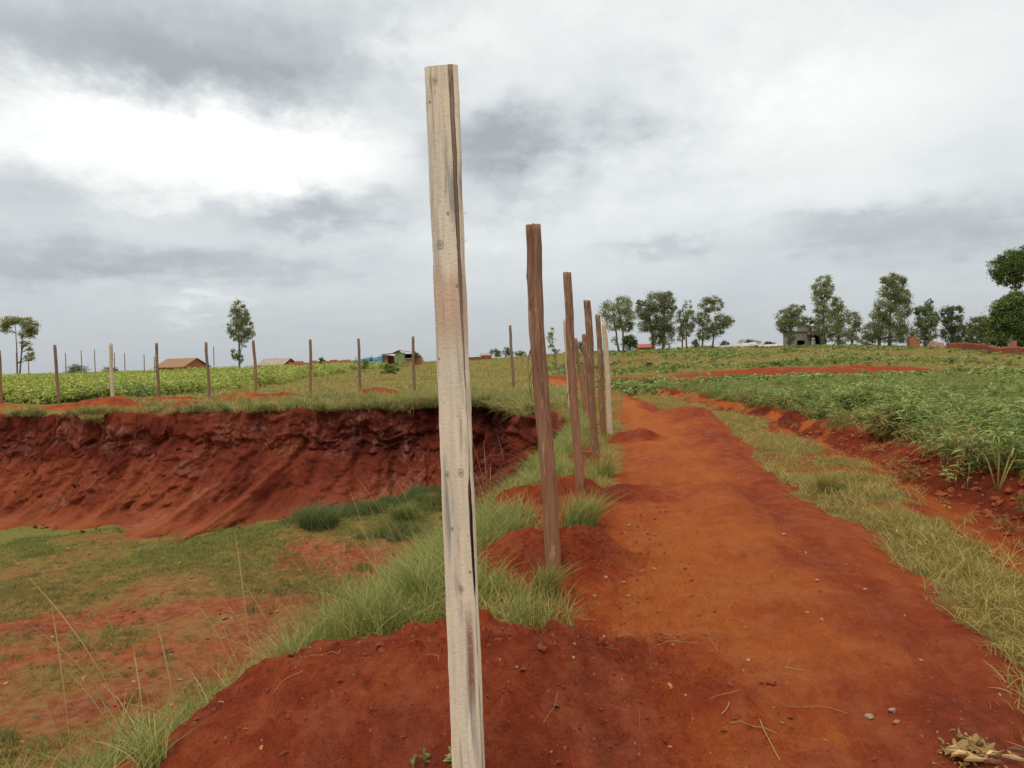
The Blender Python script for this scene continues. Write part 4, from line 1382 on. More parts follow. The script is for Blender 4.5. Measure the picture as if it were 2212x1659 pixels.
def sawn_post(base, top, w, dep, label, group):
    """nearest post: square timber, its right corner left with a wane of bark and a long split"""
    base, top = np.array(base, float), np.array(top, float)
    o = empty('squared_post', base, label, 'post', group)
    ax = top - base
    rings = 110
    hw = w / 2
    # outline of the section (x right, y away from camera); front face is y = -dep/2
    sec = [(-hw, -dep / 2 + .006), (-hw + .006, -dep / 2), (-hw * 0.5, -dep / 2), (0, -dep / 2), (hw * 0.32, -dep / 2), (hw * 0.42, -dep / 2), (hw * 0.54, -dep / 2 + .014),
           (hw * 0.62, -dep / 2 + .0015), (hw, -dep / 2 + .010), (hw, 0), (hw - .004, dep / 2 - .004), (hw - .01, dep / 2), (0, dep / 2), (-hw + .008, dep / 2), (-hw, dep / 2 - .008), (-hw, 0)]
    n = len(sec)
    V = []
    for k in range(rings):
        t = -0.02 + 1.02 * k / (rings - 1)
        z = ax[2] * t
        for j, (sx, sy) in enumerate(sec):
            wob = 0.0016 * perlin(np.array(t * 16 + j * 3.1), np.array(j * 1.7))
            wob2 = 0.0012 * perlin(np.array(t * 50 + j * 3.1), np.array(j * 2.7))
            x, yv = sx * (1 + 0.02 * math.sin(t * 7)) + wob + wob2, sy + wob
            if j in (5, 6, 7):
                # groove of the wane, closing and opening again as a split lower down
                g = 1.0
                zz = z + base[2]
                if j == 6:
                    g = np.interp(zz, [0.0, 0.55, 0.72, 0.95, 1.03, 1.12, 1.22, 1.5, 2.6], [-.1, -.1, 0.2, 1.9, 2.1, 1.6, 0.1, -.10, -.14])
                    yv = -dep / 2 + 0.014 * g + wob
                    x += 0.0015 * perlin(np.array(zz * 9), np.array(3.3))
                if j == 5:
                    x += np.interp(zz, [0, .85, .95, 1.05, 1.15, 1.25, 1.5, 1.75], [.0065, .0065, 0.001, 0, 0.001, .0065, .0055, 0])
                if j == 7:
                    x += np.interp(zz, [0.0, 0.6, 0.75, 0.95, 1.05, 1.15, 1.24, 1.6, 2.0, 2.6], [-.0022, -.002, -.001, .0025, .003, .0015, -.0018, 0.0015, .004, .0045])
                sft = np.interp(zz, [0.3, 0.9, 1.3, 1.9, 2.5], [0.016, 0.014, 0.012, 0.006, 0.0])
                x += sft * (1.0 if j != 5 else 0.9) * (1 if j != 7 else 0.75)
            V.append((ax[0] * t + x, ax[1] * t + yv, z + (0.08 * sx if k == rings - 1 else 0)))
    F = []
    mi = []
    for k in range(rings - 1):
        for j in range(n):
            F.append((k * n + j, k * n + (j + 1) % n, (k + 1) * n + (j + 1) % n, (k + 1) * n + j))
            mi.append(1 if j in (5, 6) else 0)
    F.append(tuple((rings - 1) * n + j for j in range(n)))
    mi.append(0)
    # bark faces make the part, the rest the timber
    Vn = np.array(V)
    for nm, mat, want in (('timber', M_SAWN, 0), ('bark_strip', M_STRIP, 1)):
        fs = [f for f, q in zip(F, mi) if q == want]
        used = sorted({i for f in fs for i in f})
        re = {a: i for i, a in enumerate(used)}
        me = bpy.data.meshes.new(nm)
        me.from_pydata([tuple(map(float, Vn[a])) for a in used], [], [tuple(re[i] for i in f) for f in fs])
        me.materials.append(mat)
        me.update()
        ob = bpy.data.objects.new(nm, me)
        COL.objects.link(ob)
        ob.parent = o
    for (zz, L) in ((1.98, 0.02), (1.90, 0.015)):
        t = (zz - base[2]) / ax[2]
        p = ax * t + np.array([hw, -dep / 2 + .02, 0])
        MB().tube([p, p + (0.006, 0, -0.004), p + (0.009, 0, 0.006)], [0.001, 0.0008, 0.0005], 4).build('splinter', M_SAWN, o)
    return o


G_NEAR = 'posts of the near row beside the track'
G_FAR = 'posts of the far row beyond the pit'


def post_line(bpx, bpy_, tpx, tpy, Y, ztop=None):
    bse = at(bpx, bpy_, Y)
    bse[2] = H1(bse[0], Y)
    tp = at(tpx, tpy, Y)
    return bse, tp


# nearest squared post: seen down to the frame's lower edge, so its base lies on the line carried on
tp1, bt1 = at(955, 153, 2.2), at(1014, 1659, 2.2)
f = (bt1[2] - H1(bt1[0], 2.2)) / (tp1[2] - bt1[2])
b1 = bt1 + (bt1 - tp1) * f
sawn_post(b1, tp1, 0.094, 0.085, 'tall pale squared post with a dark strip of bark, nearest to the camera', G_NEAR)
bs, tp = post_line(1197, 1278, 1151, 487, 4.95)
log_post(bs, tp, 0.052, M_LOG, 'second post from the camera, a thick red brown log standing in an earth mound', G_NEAR, fibres=6, seed=1, n=28, rings=70)
bs, tp = post_line(1254, 1066, 1225, 589, 8.1)
log_post(bs, tp, 0.049, M_LOG, 'third post from the camera, a reddish log with a hanging strip of bark', G_NEAR, fibres=4, seed=2, n=24, rings=60)
bs, tp = post_line(1288, 1006, 1268, 649, 10.9)
log_post(bs, tp, 0.055, M_LOGD, 'fourth post from the camera, a dark fibrous log with pale streaks', G_NEAR, fibres=4, seed=3, n=24, rings=60)
bs, tp = post_line(1305, 966, 1291, 680, 13.6)
log_post(bs, tp, 0.050, M_LOGD, 'fifth post, a brown log close against the left of the pale post', G_NEAR, fibres=2, seed=4, n=22, rings=50)
bs, tp = post_line(1319, 950, 1305, 698, 14.6)
log_post(bs, tp, 0.052, M_PALEPOST, 'pale whitish post at the right end of the near row beside the track', G_NEAR, seed=5, n=14, rings=40, knots=False)
bs, tp = post_line(1230, 866, 1219, 690, 21.5)
log_post(bs, tp, 0.042, M_PALEPOST, 'slim pale post half hidden behind the third log post', G_NEAR, seed=6, n=12, rings=30, knots=False)
bs, tp = post_line(1266, 900, 1243, 731, 19.0)
log_post(bs, tp, 0.05, M_LOG, 'brown post showing between the third and the fourth log post', G_NEAR, seed=7, n=14, rings=30)
bs, tp = post_line(1272, 930, 1261, 722, 17.0)
log_post(bs, tp, 0.05, M_LOG, 'brown post directly left of the dark fibrous fourth post, behind it', G_NEAR, seed=8, n=14, rings=30)
FAR = [(1109, 812, 1102, 703, 34.5, M_LOGG, 'thin grey brown far post left of the second post, right of the pale squared one'),
       (895, 842, 892, 727, 33.8, M_LOGG, 'far post right of the green kiosk'),
       (779, 847, 774, 731, 33.5, M_LOGG, 'far post in front of the blue tarpaulins'),
       (671, 850, 670, 733, 33.3, M_LOG, 'far post between the pale roofed house and the blue tarpaulins'),
       (554, 859, 547, 735, 32.6, M_LOG, 'far post touching the right side of the tall narrow tree'),
       (452, 855, 445, 739, 33.2, M_LOGG, 'far post between the brown roofed house and the tall narrow tree'),
       (343, 853, 338, 741, 33.4, M_LOGG, 'far post in front of the brown roofed house'),
       (243, 854, 239, 741, 33.2, M_PALEPOST, 'whitish far post left of the brown roofed house, the only pale one there'),
       (128, 868, 118, 745, 32.6, M_LOGG, 'leaning far post right of the umbrella shaped tree'),
       (3, 868, -2, 757, 32.4, M_LOG, 'far post cut by the left edge of the view')]
for i, (bx, by, tx, ty, Y, mt, lb) in enumerate(FAR):
    bs, tp = post_line(bx, by, tx, ty, Y)
    log_post(bs, tp, 0.066 if mt is not M_PALEPOST else 0.08, mt, lb, G_FAR, seed=20 + i, n=10, rings=20, knots=False)
# a third line of stakes, far out on the left beyond the crop
TINY = [(36, 790, 762), (61, 795, 753), (176, 792, 762), (250, 792, 757), (268, 793, 755), (312, 790, 762), (334, 790, 762), (205, 795, 765), (142, 795, 770), (462, 800, 748)]
TL = ['leftmost distant stake left of the umbrella shaped tree', 'distant stake just left of the umbrella tree trunk', 'distant stake right of the leaning far post',
      'distant stake beyond the crop left of the whitish far post', 'distant stake seen close right of another, left of the low dark bush', 'distant stake above the dark bush, left one of a close pair',
      'distant stake above the dark bush, right one of a close pair', 'distant stake between the leaning post and the low dark bush', 'distant stake under the umbrella tree crown', 'distant pale stake right beside the whitish far post']
for i, ((px_, by, ty), lb) in enumerate(zip(TINY, TL)):
    px2 = px_ * 1024 / 2212 if False else px_
    Y = 100
    pxx = [36, 62, 142, 176, 205, 248, 270, 312, 334, 462][i]
    bs = at(pxx, 800, Y)
    tp = at(pxx - 1, ty, Y)
    bs[2] = H1(bs[0], Y)
    log_post(bs, tp, 0.06, M_LOGG, lb, 'distant stakes beyond the left crop', name='distant_stake', seed=40 + i, n=8, rings=5, knots=False)

# ------------------------------------------------------------------ trees


def leaves_for(lobes, Y, per, size, rg, clump=0.33, depth=0.8, fill=0.5):
    """leaf cards gathered in clumps inside ellipsoid lobes given in picture units"""
    C, S, VV = [], [], []
    for (px_, py_, rx, ry, *k) in lobes:
        c = at(px_, py_, Y)
        sx, sz = rx * Y / FPX, ry * Y / FPX
        sy = depth * (sx + sz) / 2
        dens = k[0] if k else 1.0
        ncl = max(8, int(30 * dens * (sx * sz) ** 0.5 / 1.2))
        u = rg.normal(size=(ncl, 3))
        u /= np.linalg.norm(u, axis=1, keepdims=True)
        rad = rg.uniform(fill, 1.0, (ncl, 1)) ** 0.6
        cc = u * rad * np.array([sx, sy, sz])
        cv = np.clip(rg.normal(0.5, 0.22, ncl), 0, 1)
        m = max(14, int(per * dens / 8))
        q = rg.normal(size=(ncl, m, 3)) * np.array([clump * sx, clump * sy, clump * sz * 0.8]) * rg.uniform(0.45, 0.8, (ncl, 1, 1))
        C.append((c + cc[:, None, :] + q).reshape(-1, 3))
        VV.append(np.clip(np.repeat(cv, m) + rg.normal(0, 0.13, ncl * m), 0, 1))
    C = np.concatenate(C)
    v = np.concatenate(VV)
    n = len(C)
    s = size * 0.62 * rg.uniform(0.55, 1.2, n)
    a = rg.normal(size=(n, 3))
    a /= np.linalg.norm(a, axis=1, keepdims=True)
    w = np.cross(a, rg.normal(size=(n, 3)))
    w /= np.linalg.norm(w, axis=1, keepdims=True)
    a, w = a * s[:, None], w * s[:, None] * 0.42
    V = np.stack([C - a, C + w, C + a, C - w], 1).reshape(-1, 3)
    F = np.arange(4 * n).reshape(n, 4)
    return V, F, np.repeat(v, 4)


def tree(name, label, cat, group, Y, trunks, lobes, per=420, size=0.22, leaf=M_EUC, rad=0.16, seed=0, limbs=True, clump=0.33, fill=0.5):
    rg = np.random.default_rng(seed + 100)
    bx, by = trunks[0][0]
    bse = at(bx, by, Y)
    bse[2] = H1(bse[0], Y) if Y < 118 else bse[2]
    o = empty(name, bse, label, cat, group)
    mb = MB()
    tops = []
    for tr in trunks:
        pts = [at(a, c, Y) for a, c in tr]
        pts[0][2] = min(pts[0][2], H1(pts[0][0], Y)) - 0.3
        fine = []
        for i in range(len(pts) - 1):
            for q in np.linspace(0, 1, 4)[:-1]:
                pp = pts[i] * (1 - q) + pts[i + 1] * q
                fine.append(pp + rg.normal(0, 0.03, 3) * (i + q > 0))
        fine.append(pts[-1])
        k = len(fine)
        mb.tube([p - bse for p in fine], [rad * (1 - 0.75 * i / (k - 1)) for i in range(k)], 7)
        tops.append(fine)
    if limbs:
        for (px_, py_, rx, ry, *_) in lobes:
            c = at(px_, py_, Y)
            best = None
            for tr in tops:
                for p in tr[len(tr) // 3:]:
                    if p[2] < c[2] - 0.1:
                        dd = np.linalg.norm(p - c)
                        if best is None or dd < best[0]:
                            best = (dd, p)
            if best is None:
                continue
            p = best[1]
            for _ in range(3):
                e = c + rg.normal(size=3) * np.array([rx, (rx + ry) / 2, ry]) * Y / FPX * 0.4
                mid = (p + e) / 2 + rg.normal(0, 0.12, 3)
                mb.tube([p - bse, mid - bse, e - bse], [rad * 0.33, rad * 0.22, rad * 0.08], 5)
    mb.build('trunk', M_BARK, o, True)
    V, F, v = leaves_for(lobes, Y, per, size, rg, clump, fill=fill)
    mesh_np('crown', V - bse, F, leaf, o, attrs={'v': v})
    return o


GT = 'trees on the skyline at the right'
tree('eucalyptus_tree', 'slender twin trunked tree with a loose crown right behind the pale near post', 'tree', GT, 112, [[(1347, 752), (1345, 715), (1335, 660)], [(1337, 752), (1331, 720), (1322, 665)]],
     [(1318, 672, 20, 22), (1345, 662, 20, 20), (1352, 685, 20, 20), (1325, 698, 20, 16), (1355, 705, 12, 12), (1340, 650, 10, 9, .6), (1330, 738, 9, 10, .4)], seed=1, rad=.2)
tree('eucalyptus_tree', 'broad full crowned tree, largest of the left group on the skyline', 'tree', GT, 112, [[(1413, 752), (1408, 720), (1400, 660)], [(1432, 752), (1434, 700), (1436, 650)]],
     [(1418, 652, 24, 20), (1440, 648, 18, 20), (1390, 672, 17, 20), (1412, 685, 26, 22), (1438, 690, 20, 24), (1400, 705, 22, 14), (1440, 725, 18, 22), (1418, 728, 16, 20), (1456, 660, 8, 14, .7), (1382, 655, 8, 8, .6)], seed=2, rad=.24, per=520)
tree('eucalyptus_tree', 'slim tree with a thin pale top between the broad tree and the double crowned tree', 'tree', GT, 113, [[(1484, 750), (1482, 720), (1480, 665)], [(1474, 750), (1474, 728), (1470, 690)]],
     [(1472, 685, 12, 17), (1490, 690, 12, 20), (1482, 712, 17, 16), (1470, 728, 9, 9, .6), (1484, 658, 8, 12, .4), (1494, 670, 6, 10, .5)], seed=3, rad=.15)
tree('eucalyptus_tree', 'double crowned tree with one crown leaning right at the end of the left group', 'tree', GT, 113, [[(1517, 750), (1518, 710), (1528, 655)], [(1538, 750), (1542, 720), (1560, 690)]],
     [(1528, 660, 17, 16), (1548, 660, 14, 14, .8), (1542, 648, 12, 8, .7), (1520, 690, 14, 17), (1532, 705, 13, 13, .8), (1558, 695, 16, 16), (1572, 695, 13, 12), (1548, 715, 18, 12), (1520, 722, 14, 13)], seed=4, rad=.16)
tree('leafy_bush', 'round dark bush under the twin trunked tree', 'bush', None, 110, [[(1361, 752), (1361, 740), (1361, 735)]], [(1360, 740, 15, 14, 1.5), (1355, 735, 8, 8), (1366, 743, 10, 9)], leaf=M_BROAD, seed=5, rad=.1, size=.18)
tree('eucalyptus_tree', 'rounded tree left of the grey unfinished house', 'tree', GT, 104, [[(1705, 748), (1706, 720), (1708, 680)]],
     [(1695, 685, 18, 18), (1712, 672, 17, 13), (1722, 690, 18, 18), (1705, 705, 22, 18), (1704, 728, 13, 14), (1690, 700, 14, 16, .7), (1735, 665, 6, 7, .5), (1745, 695, 12, 10)], seed=6, rad=.18)
tree('eucalyptus_tree', 'tall narrow tree rising behind the grey unfinished house', 'tree', GT, 105, [[(1782, 748), (1780, 700), (1775, 620)]],
     [(1779, 608, 14, 13, .9), (1790, 620, 11, 17, .9), (1766, 628, 14, 15), (1776, 640, 16, 16), (1774, 662, 15, 18), (1782, 682, 15, 16), (1765, 690, 10, 12, .7), (1775, 710, 18, 16), (1760, 712, 14, 10, .8)], seed=7, rad=.2)
tree('eucalyptus_tree', 'bushy tree with two tops right of the grey unfinished house', 'tree', GT, 103, [[(1812, 748), (1812, 710), (1808, 665)], [(1838, 748), (1842, 715), (1846, 690)]],
     [(1808, 658, 13, 16), (1815, 680, 17, 18), (1800, 705, 20, 20), (1825, 708, 22, 20), (1845, 690, 13, 16), (1852, 705, 10, 14, .7), (1812, 730, 24, 14), (1842, 730, 13, 12, .7)], seed=8, rad=.2)
tree('eucalyptus_tree', 'tall broad tree in the middle of the right group', 'tree', GT, 106, [[(1922, 750), (1922, 700), (1925, 620)], [(1900, 750), (1898, 720), (1900, 690)]],
     [(1922, 605, 16, 13), (1940, 612, 15, 17), (1925, 630, 22, 18), (1948, 640, 18, 18), (1915, 660, 26, 20), (1950, 665, 18, 20), (1900, 690, 20, 20), (1930, 690, 28, 22), (1885, 715, 22, 18), (1920, 722, 34, 20), (1872, 735, 16, 12), (1955, 720, 16, 20), (1908, 607, 7, 8, .5), (1893, 665, 7, 10, .5)], seed=9, rad=.26, per=520)
tree('eucalyptus_tree', 'dark tree with a small topknot right of the tall broad tree', 'tree', GT, 106, [[(1998, 750), (1998, 710), (2000, 670)]],
     [(1990, 672, 16, 12), (2002, 668, 12, 14), (2010, 652, 5, 6, .6), (1998, 695, 22, 16), (2018, 690, 12, 16), (1985, 712, 18, 20), (2008, 720, 16, 18), (1996, 738, 16, 10)], seed=10, rad=.2)
tree('eucalyptus_tree', 'dark two lobed tree left of the brick wall', 'tree', GT, 106, [[(2056, 750), (2056, 715), (2052, 680)]],
     [(2045, 680, 13, 16), (2066, 676, 13, 14), (2058, 700, 20, 16), (2052, 720, 18, 18), (2072, 715, 14, 18), (2060, 738, 18, 12), (2080, 705, 7, 10, .6)], seed=11, rad=.2, leaf=M_BUSH)
tree('broadleaf_tree', 'mid green rounded tree behind the brick wall', 'tree', GT, 92, [[(2120, 760), (2120, 730), (2122, 705)]],
     [(2112, 705, 20, 18, 1.2), (2132, 700, 20, 18, 1.2), (2105, 725, 18, 18, 1.2), (2130, 725, 22, 18, 1.2), (2095, 738, 14, 12)], seed=12, rad=.2, leaf=M_BUSH, size=.2)
tree('broadleaf_tree', 'dense dark tree with light green sprays at the right edge above the brick wall', 'tree', GT, 78, [[(2195, 770), (2194, 730), (2195, 690)]],
     [(2170, 670, 26, 24, 1.4), (2200, 655, 28, 24, 1.4), (2225, 670, 26, 26, 1.4), (2160, 700, 26, 26, 1.4), (2190, 695, 30, 26, 1.4), (2225, 705, 28, 28, 1.4), (2155, 730, 22, 20, 1.3), (2190, 735, 30, 22, 1.3), (2225, 740, 26, 22, 1.3)], seed=13, rad=.22, leaf=M_BROAD, size=.2, per=620)
tree('broadleaf_tree', 'umbrella crowned dark tree standing highest at the right edge', 'tree', GT, 84, [[(2226, 770), (2200, 660), (2194, 620), (2190, 590)]],
     [(2160, 580, 22, 20, 1.3), (2185, 560, 26, 20, 1.3), (2212, 552, 26, 20, 1.3), (2180, 590, 28, 20, 1.3), (2210, 585, 26, 22, 1.3), (2235, 570, 24, 26, 1.3), (2172, 610, 16, 9, .8), (2195, 616, 12, 12, .8)], seed=14, rad=.22, leaf=M_BROAD, size=.2, per=560)
# left side
tree('eucalyptus_tree', 'tall narrow tree standing alone behind the left crop', 'tree', None, 98, [[(516, 800), (517, 740), (518, 665)]],
     [(516, 662, 13, 14), (507, 680, 12, 14, .8), (526, 682, 13, 15), (520, 695, 18, 15), (504, 708, 13, 14), (532, 705, 14, 15), (518, 720, 18, 13), (505, 728, 10, 9, .7), (534, 728, 10, 10, .8), (545, 715, 6, 14, .6), (524, 742, 10, 8, .6), (510, 764, 10, 12), (518, 775, 8, 8, .7)], seed=15, rad=.16, per=330, size=.2)
tree('umbrella_tree', 'flat topped thin tree at the far left', 'tree', None, 92, [[(38, 805), (36, 760), (33, 700)], [(36, 740), (50, 725), (62, 712)]],
     [(18, 698, 18, 12, .9), (40, 692, 24, 9, .9), (62, 704, 18, 12, .9), (72, 714, 11, 12, .8), (14, 712, 12, 8, .7), (56, 722, 16, 10, .6), (52, 742, 13, 8, .6), (62, 754, 9, 5, .4), (66, 768, 10, 8, .5), (62, 776, 10, 4, .3)], seed=16, rad=.11, leaf=M_EUCO, per=560, size=.2, fill=.15, clump=.42)
tree('sapling', 'thin young tree showing right of the second post', 'sapling', None, 60, [[(1201, 790), (1197, 755), (1189, 715)]],
     [(1188, 716, 9, 8, .6), (1190, 732, 8, 9, .5), (1192, 752, 8, 8, .5), (1200, 757, 10, 6, .5)], seed=17, rad=.05, leaf=M_CROP, per=150, size=.16)
for i, (cx, cy, rx, ry, Y, lb) in enumerate([
        (165, 800, 28, 11, 112, 'low dark bush beyond the left crop near the distant stakes'), (240, 802, 18, 9, 112, 'small dark bush beyond the left crop under the whitish far post'),
        (1072, 763, 14, 8, 118, 'dark shrub left of the thin far post on the skyline'), (1098, 761, 12, 10, 118, 'dark shrub right behind the thin far post on the skyline'),
        (1125, 764, 12, 6, 118, 'low shrub on the skyline left of the second post'), (1150, 764, 9, 6, 118, 'small shrub on the skyline right against the second post'),
        (1620, 742, 24, 9, 128, 'long dark bush behind the white sheets on the skyline'), (1662, 744, 13, 6, 128, 'small dark bush left of the grey unfinished house on the skyline'),
        (1258, 750, 14, 14, 120, 'grey green bush between the near posts on the skyline'), (1503, 742, 9, 9, 118, 'small bush at the foot of the slim tree'),
        (1566, 745, 9, 9, 118, 'small bush under the leaning crown'), (897, 768, 9, 7, 96, 'dark shrub beside the green kiosk'), (840, 797, 22, 10, 62, 'round green shrub at the right end of the left crop'),
        (787, 786, 9, 10, 70, 'small green shrub below the blue tarpaulins'), (695, 780, 8, 7, 100, 'small pale shrub on the earth bank left of the blue tarpaulins')]):
    tree('shrub', lb, 'shrub', 'shrubs on the skyline' if Y > 90 else None, Y, [[(cx, cy + ry), (cx, cy)]], [(cx - rx * .4, cy, rx * .6, ry), (cx + rx * .4, cy + 1, rx * .6, ry * .9), (cx, cy - ry * .2, rx * .5, ry * .9)], per=260, size=.17,
         leaf=M_BUSH if Y > 90 else M_CROP, rad=.06, seed=30 + i, limbs=False)
for i, (cx, cy, rx, ry, lb) in enumerate([
        (1400, 788, 13, 5, 'dark weed clump on the meadow, leftmost of a short row behind the red strip'), (1437, 787, 14, 4, 'dark weed clump in the middle of the short row behind the red strip'),
        (1462, 790, 10, 4, 'dark weed clump, rightmost of the short row behind the red strip'), (1546, 768, 12, 4, 'flat weed clump high on the meadow under the double crowned tree'), (1676, 786, 14, 5, 'dark weed clump right behind the red strip'),
        (1796, 772, 6, 5, 'single small weed on the dry meadow in front of the bushy tree'), (1700, 757, 16, 4, 'weed clump in front of the rounded tree')]):
    g = ground_hit(cx, cy + ry + 1, 30)
    Y = g[1]
    tree('weed_clump', lb, 'weed clump', 'weed clumps on the meadow', Y, [[(cx, cy + ry), (cx, cy)]], [(cx - rx * .35, cy, rx * .6, ry), (cx + rx * .4, cy, rx * .6, ry)], per=240, size=.1, leaf=M_BUSH, rad=.03, seed=60 + i, limbs=False)

# ------------------------------------------------------------------ buildings on the rise


def house(name, label, Y, x0, x1, ytop, ybase, yeave, dep, wallm, roofm, ridge='x', extra=None, rot=0.0):
    """gabled house: picture x0..x1, ridge height ytop, eave yeave, base ybase"""
    a, c = at(x0, ybase, Y), at(x1, ybase, Y)
    w = c[0] - a[0]
    zt, ze = at((x0 + x1) / 2, ytop, Y)[2], at((x0 + x1) / 2, yeave, Y)[2]
    zb = min(H1((a[0] + c[0]) / 2, Y), ze - 1.6) - 0.3
    o = empty(name, ((a[0] + c[0]) / 2, Y, zb), label, 'house')
    o.rotation_euler.z = rot
    he, ht = ze - zb, zt - zb
    hw = w / 2
    ov = 0.25
    mb = MB()
    rf = MB()
    if ridge == 'x':       # ridge runs left-right, gables at the ends
        mb.prism([(-hw + ov, 0, 0), (-hw + ov, dep, 0), (-hw + ov, dep, he), (-hw + ov, dep / 2, ht - 0.05), (-hw + ov, 0, he)], (w - 2 * ov, 0, 0))
        for s in (0, 1):
            y0, y1 = (-ov, dep / 2) if s == 0 else (dep + ov, dep / 2)
            rf.prism([(-hw, y0, he - 0.12), (-hw, y1, ht), (-hw, y1, ht + 0.12), (-hw, y0, he + 0.0)], (w, 0, 0))
    else:
        mb.prism([(-hw + ov, 0, 0), (hw - ov, 0, 0), (hw - ov, 0, he), (0, 0, ht - 0.05), (-hw + ov, 0, he)], (0, dep, 0))
        for s in (-1, 1):
            rf.prism([(s * hw, -ov, he - 0.15), (0, -ov, ht), (0, -ov, ht + 0.12), (s * hw, -ov, he - 0.03)], (0, dep + 2 * ov, 0))
    mb.build('wall', wallm, o)
    rf.build('roof', roofm, o)
    return o


h = house('brick_house', 'small brick house with a brown ridged roof sunk behind the left crop', 108, 322, 412, 776, 806, 793, 4.6, M_BRICKY, M_THATCH, rot=R(-24))
MB().box(2.2, 2.9, -0.03, 0.03, 0.3, 1.4).build('door', M_DARKIN, h)  # flat slab, coloured as the shade in a doorway
h = house('brick_house', 'long low house with a pale roof and brick gable, right of the tall narrow tree', 112, 548, 619, 776, 800, 789, 3.6, M_BRICKD, M_TIN, rot=R(-20))
MB().box(-0.5, 0.2, -0.03, 0.03, 0.2, 1.2).build('door', M_DARKIN, h)  # doorway shade painted as a near-black slab


def wall_run(name, label, cat, Y, pts, mat, thick=0.35, cap=None, seed=0, jag=0.15):
    """low wall through picture points (x, top y), base on or below the ground"""
    rg = np.random.default_rng(seed)
    P0 = [at(px_, py_, yy) for (px_, py_, yy) in pts]
    bse = P0[0].copy()
    bse[2] = H1(bse[0], bse[1])
    o = empty(name, bse, label, cat)
    mb = MB()
    course = MB()
    for i in range(len(P0) - 1):
        n = max(2, int(np.linalg.norm(P0[i + 1] - P0[i]) / 0.9))
        for k in range(n):
            p, q = P0[i] + (P0[i + 1] - P0[i]) * k / n, P0[i] + (P0[i + 1] - P0[i]) * (k + 1) / n
            t = q - p
            t[2] = 0
            t /= np.linalg.norm(t)
            nn = np.array([-t[1], t[0], 0]) * thick / 2
            zt = (p[2] + q[2]) / 2 + rg.uniform(-jag, jag)
            zb = min(H1(p[0], p[1]), zt - 0.5) - 0.4
            for mbx, lo, hi, gr in ((mb, zb, zt - 0.14, 1.0), (course, zt - 0.137, zt, 0.9)):
                pts4 = [p - nn * gr, q - t * 0.01 - nn * gr, q - t * 0.01 + nn * gr, p + nn * gr]
                mbx.prism([(*(w[:2] - bse[:2]), lo - bse[2]) for w in pts4], (0, 0, hi - lo))
    mb.build('wall', mat, o)
    course.build('coping', cap or mat, o)
    return o


wall_run('earth_bank_wall', 'low broken orange brick wall on the rise left of the blue tarpaulins', 'wall', 104, [(625, 783, 104), (700, 780, 104), (770, 776, 102), (790, 776, 102)], M_BRICKY, seed=1)
wall_run('brick_ruin', 'ruined brick wall right of the green kiosk', 'ruin', 98, [(890, 772, 98), (897, 764, 98), (906, 764, 98), (912, 774, 98)], M_BRICKY, 0.8, seed=2)
wall_run('brick_stack', 'orange brick stack left of the green kiosk', 'bricks', 98, [(826, 770, 98), (838, 768, 98), (852, 769, 98)], M_BRICKY, 0.9, seed=3, jag=.06)
wall_run('brick_wall', 'low dark brick wall on the rise right of the pale squared post', 'wall', 108, [(1008, 773, 108), (1040, 770, 108), (1062, 770, 108)], M_BRICKD, seed=4, jag=.05)
wall_run('brick_wall', 'long dark red brick wall at the right edge below the dense tree', 'wall', 80, [(2046, 742, 92), (2085, 740, 90), (2130, 743, 82), (2150, 750, 70), (2215, 748, 71), (2290, 748, 72)], M_BRICKD, seed=5, cap=M_BRICKY, jag=.05)
wall_run('brick_pillar', 'orange brick pillar standing on the wall at the right edge', 'pillar', 74, [(2184, 737, 75), (2193, 735, 75)], M_BRICKY, 0.5, seed=6, jag=.02)
wall_run('brick_stack', 'orange brick stack under the trees right of the tall broad tree', 'bricks', 104, [(1962, 733, 104), (1972, 728, 104), (1984, 736, 104)], M_BRICKY, 0.8, seed=7)
wall_run('brick_stack', 'pale pink pile of bricks left of the long brick wall', 'bricks', 100, [(2008, 742, 100), (2020, 738, 100), (2034, 742, 100)], plain('pale_pink_brick', (0.52, 0.30, 0.24), var=.3), 1.2, seed=8, jag=.1)

# blue tarpaulin shelters
def tarp(label, x0, x1, y0, y1, Y, mat):
    a, c = at(x0, y1, Y), at(x1, y0, Y)
    o = empty('tarpaulin_shelter', (a[0], Y, a[2] - 0.6), label, 'shelter', 'blue shelters on the rise')
    w, h = c[0] - a[0], c[2] - a[2] + 0.6
    n = 10
    V, F = [], []
    for i in range(n + 1):
        for j in range(7):
            u, v = i / n, j / 6
            zz = h * (math.sin(math.pi * min(1, 0.18 + v * 0.8)) * 0.9) * (0.75 + 0.25 * u) + 0.07 * math.sin(9 * u + 4 * v)
            V.append((w * u, 2.4 * v + 0.05 * math.sin(12 * u), max(0, zz)))
    for i in range(n):
        for j in range(6):
            F.append((i * 7 + j, (i + 1) * 7 + j, (i + 1) * 7 + j + 1, i * 7 + j + 1))
    mb = MB()
    mb.v, mb.f = V, F
    mb.build('sheet', mat, o, True)
    pl = MB()
    pl.prism([(0, 0.05, 0), (w, 0.05, 0), (w, 0.05, h * 0.8), (0, 0.05, h * 0.55)], (0, 0.06, 0))
    pl.build('side_cloth', mat, o)
    for xx in (0.05, w - 0.05):
        MB().tube([(xx, -0.05, -0.4), (xx, -0.05, h * 0.9)], [0.05, 0.04], 6).build('pole', M_BARK, o)
    return o


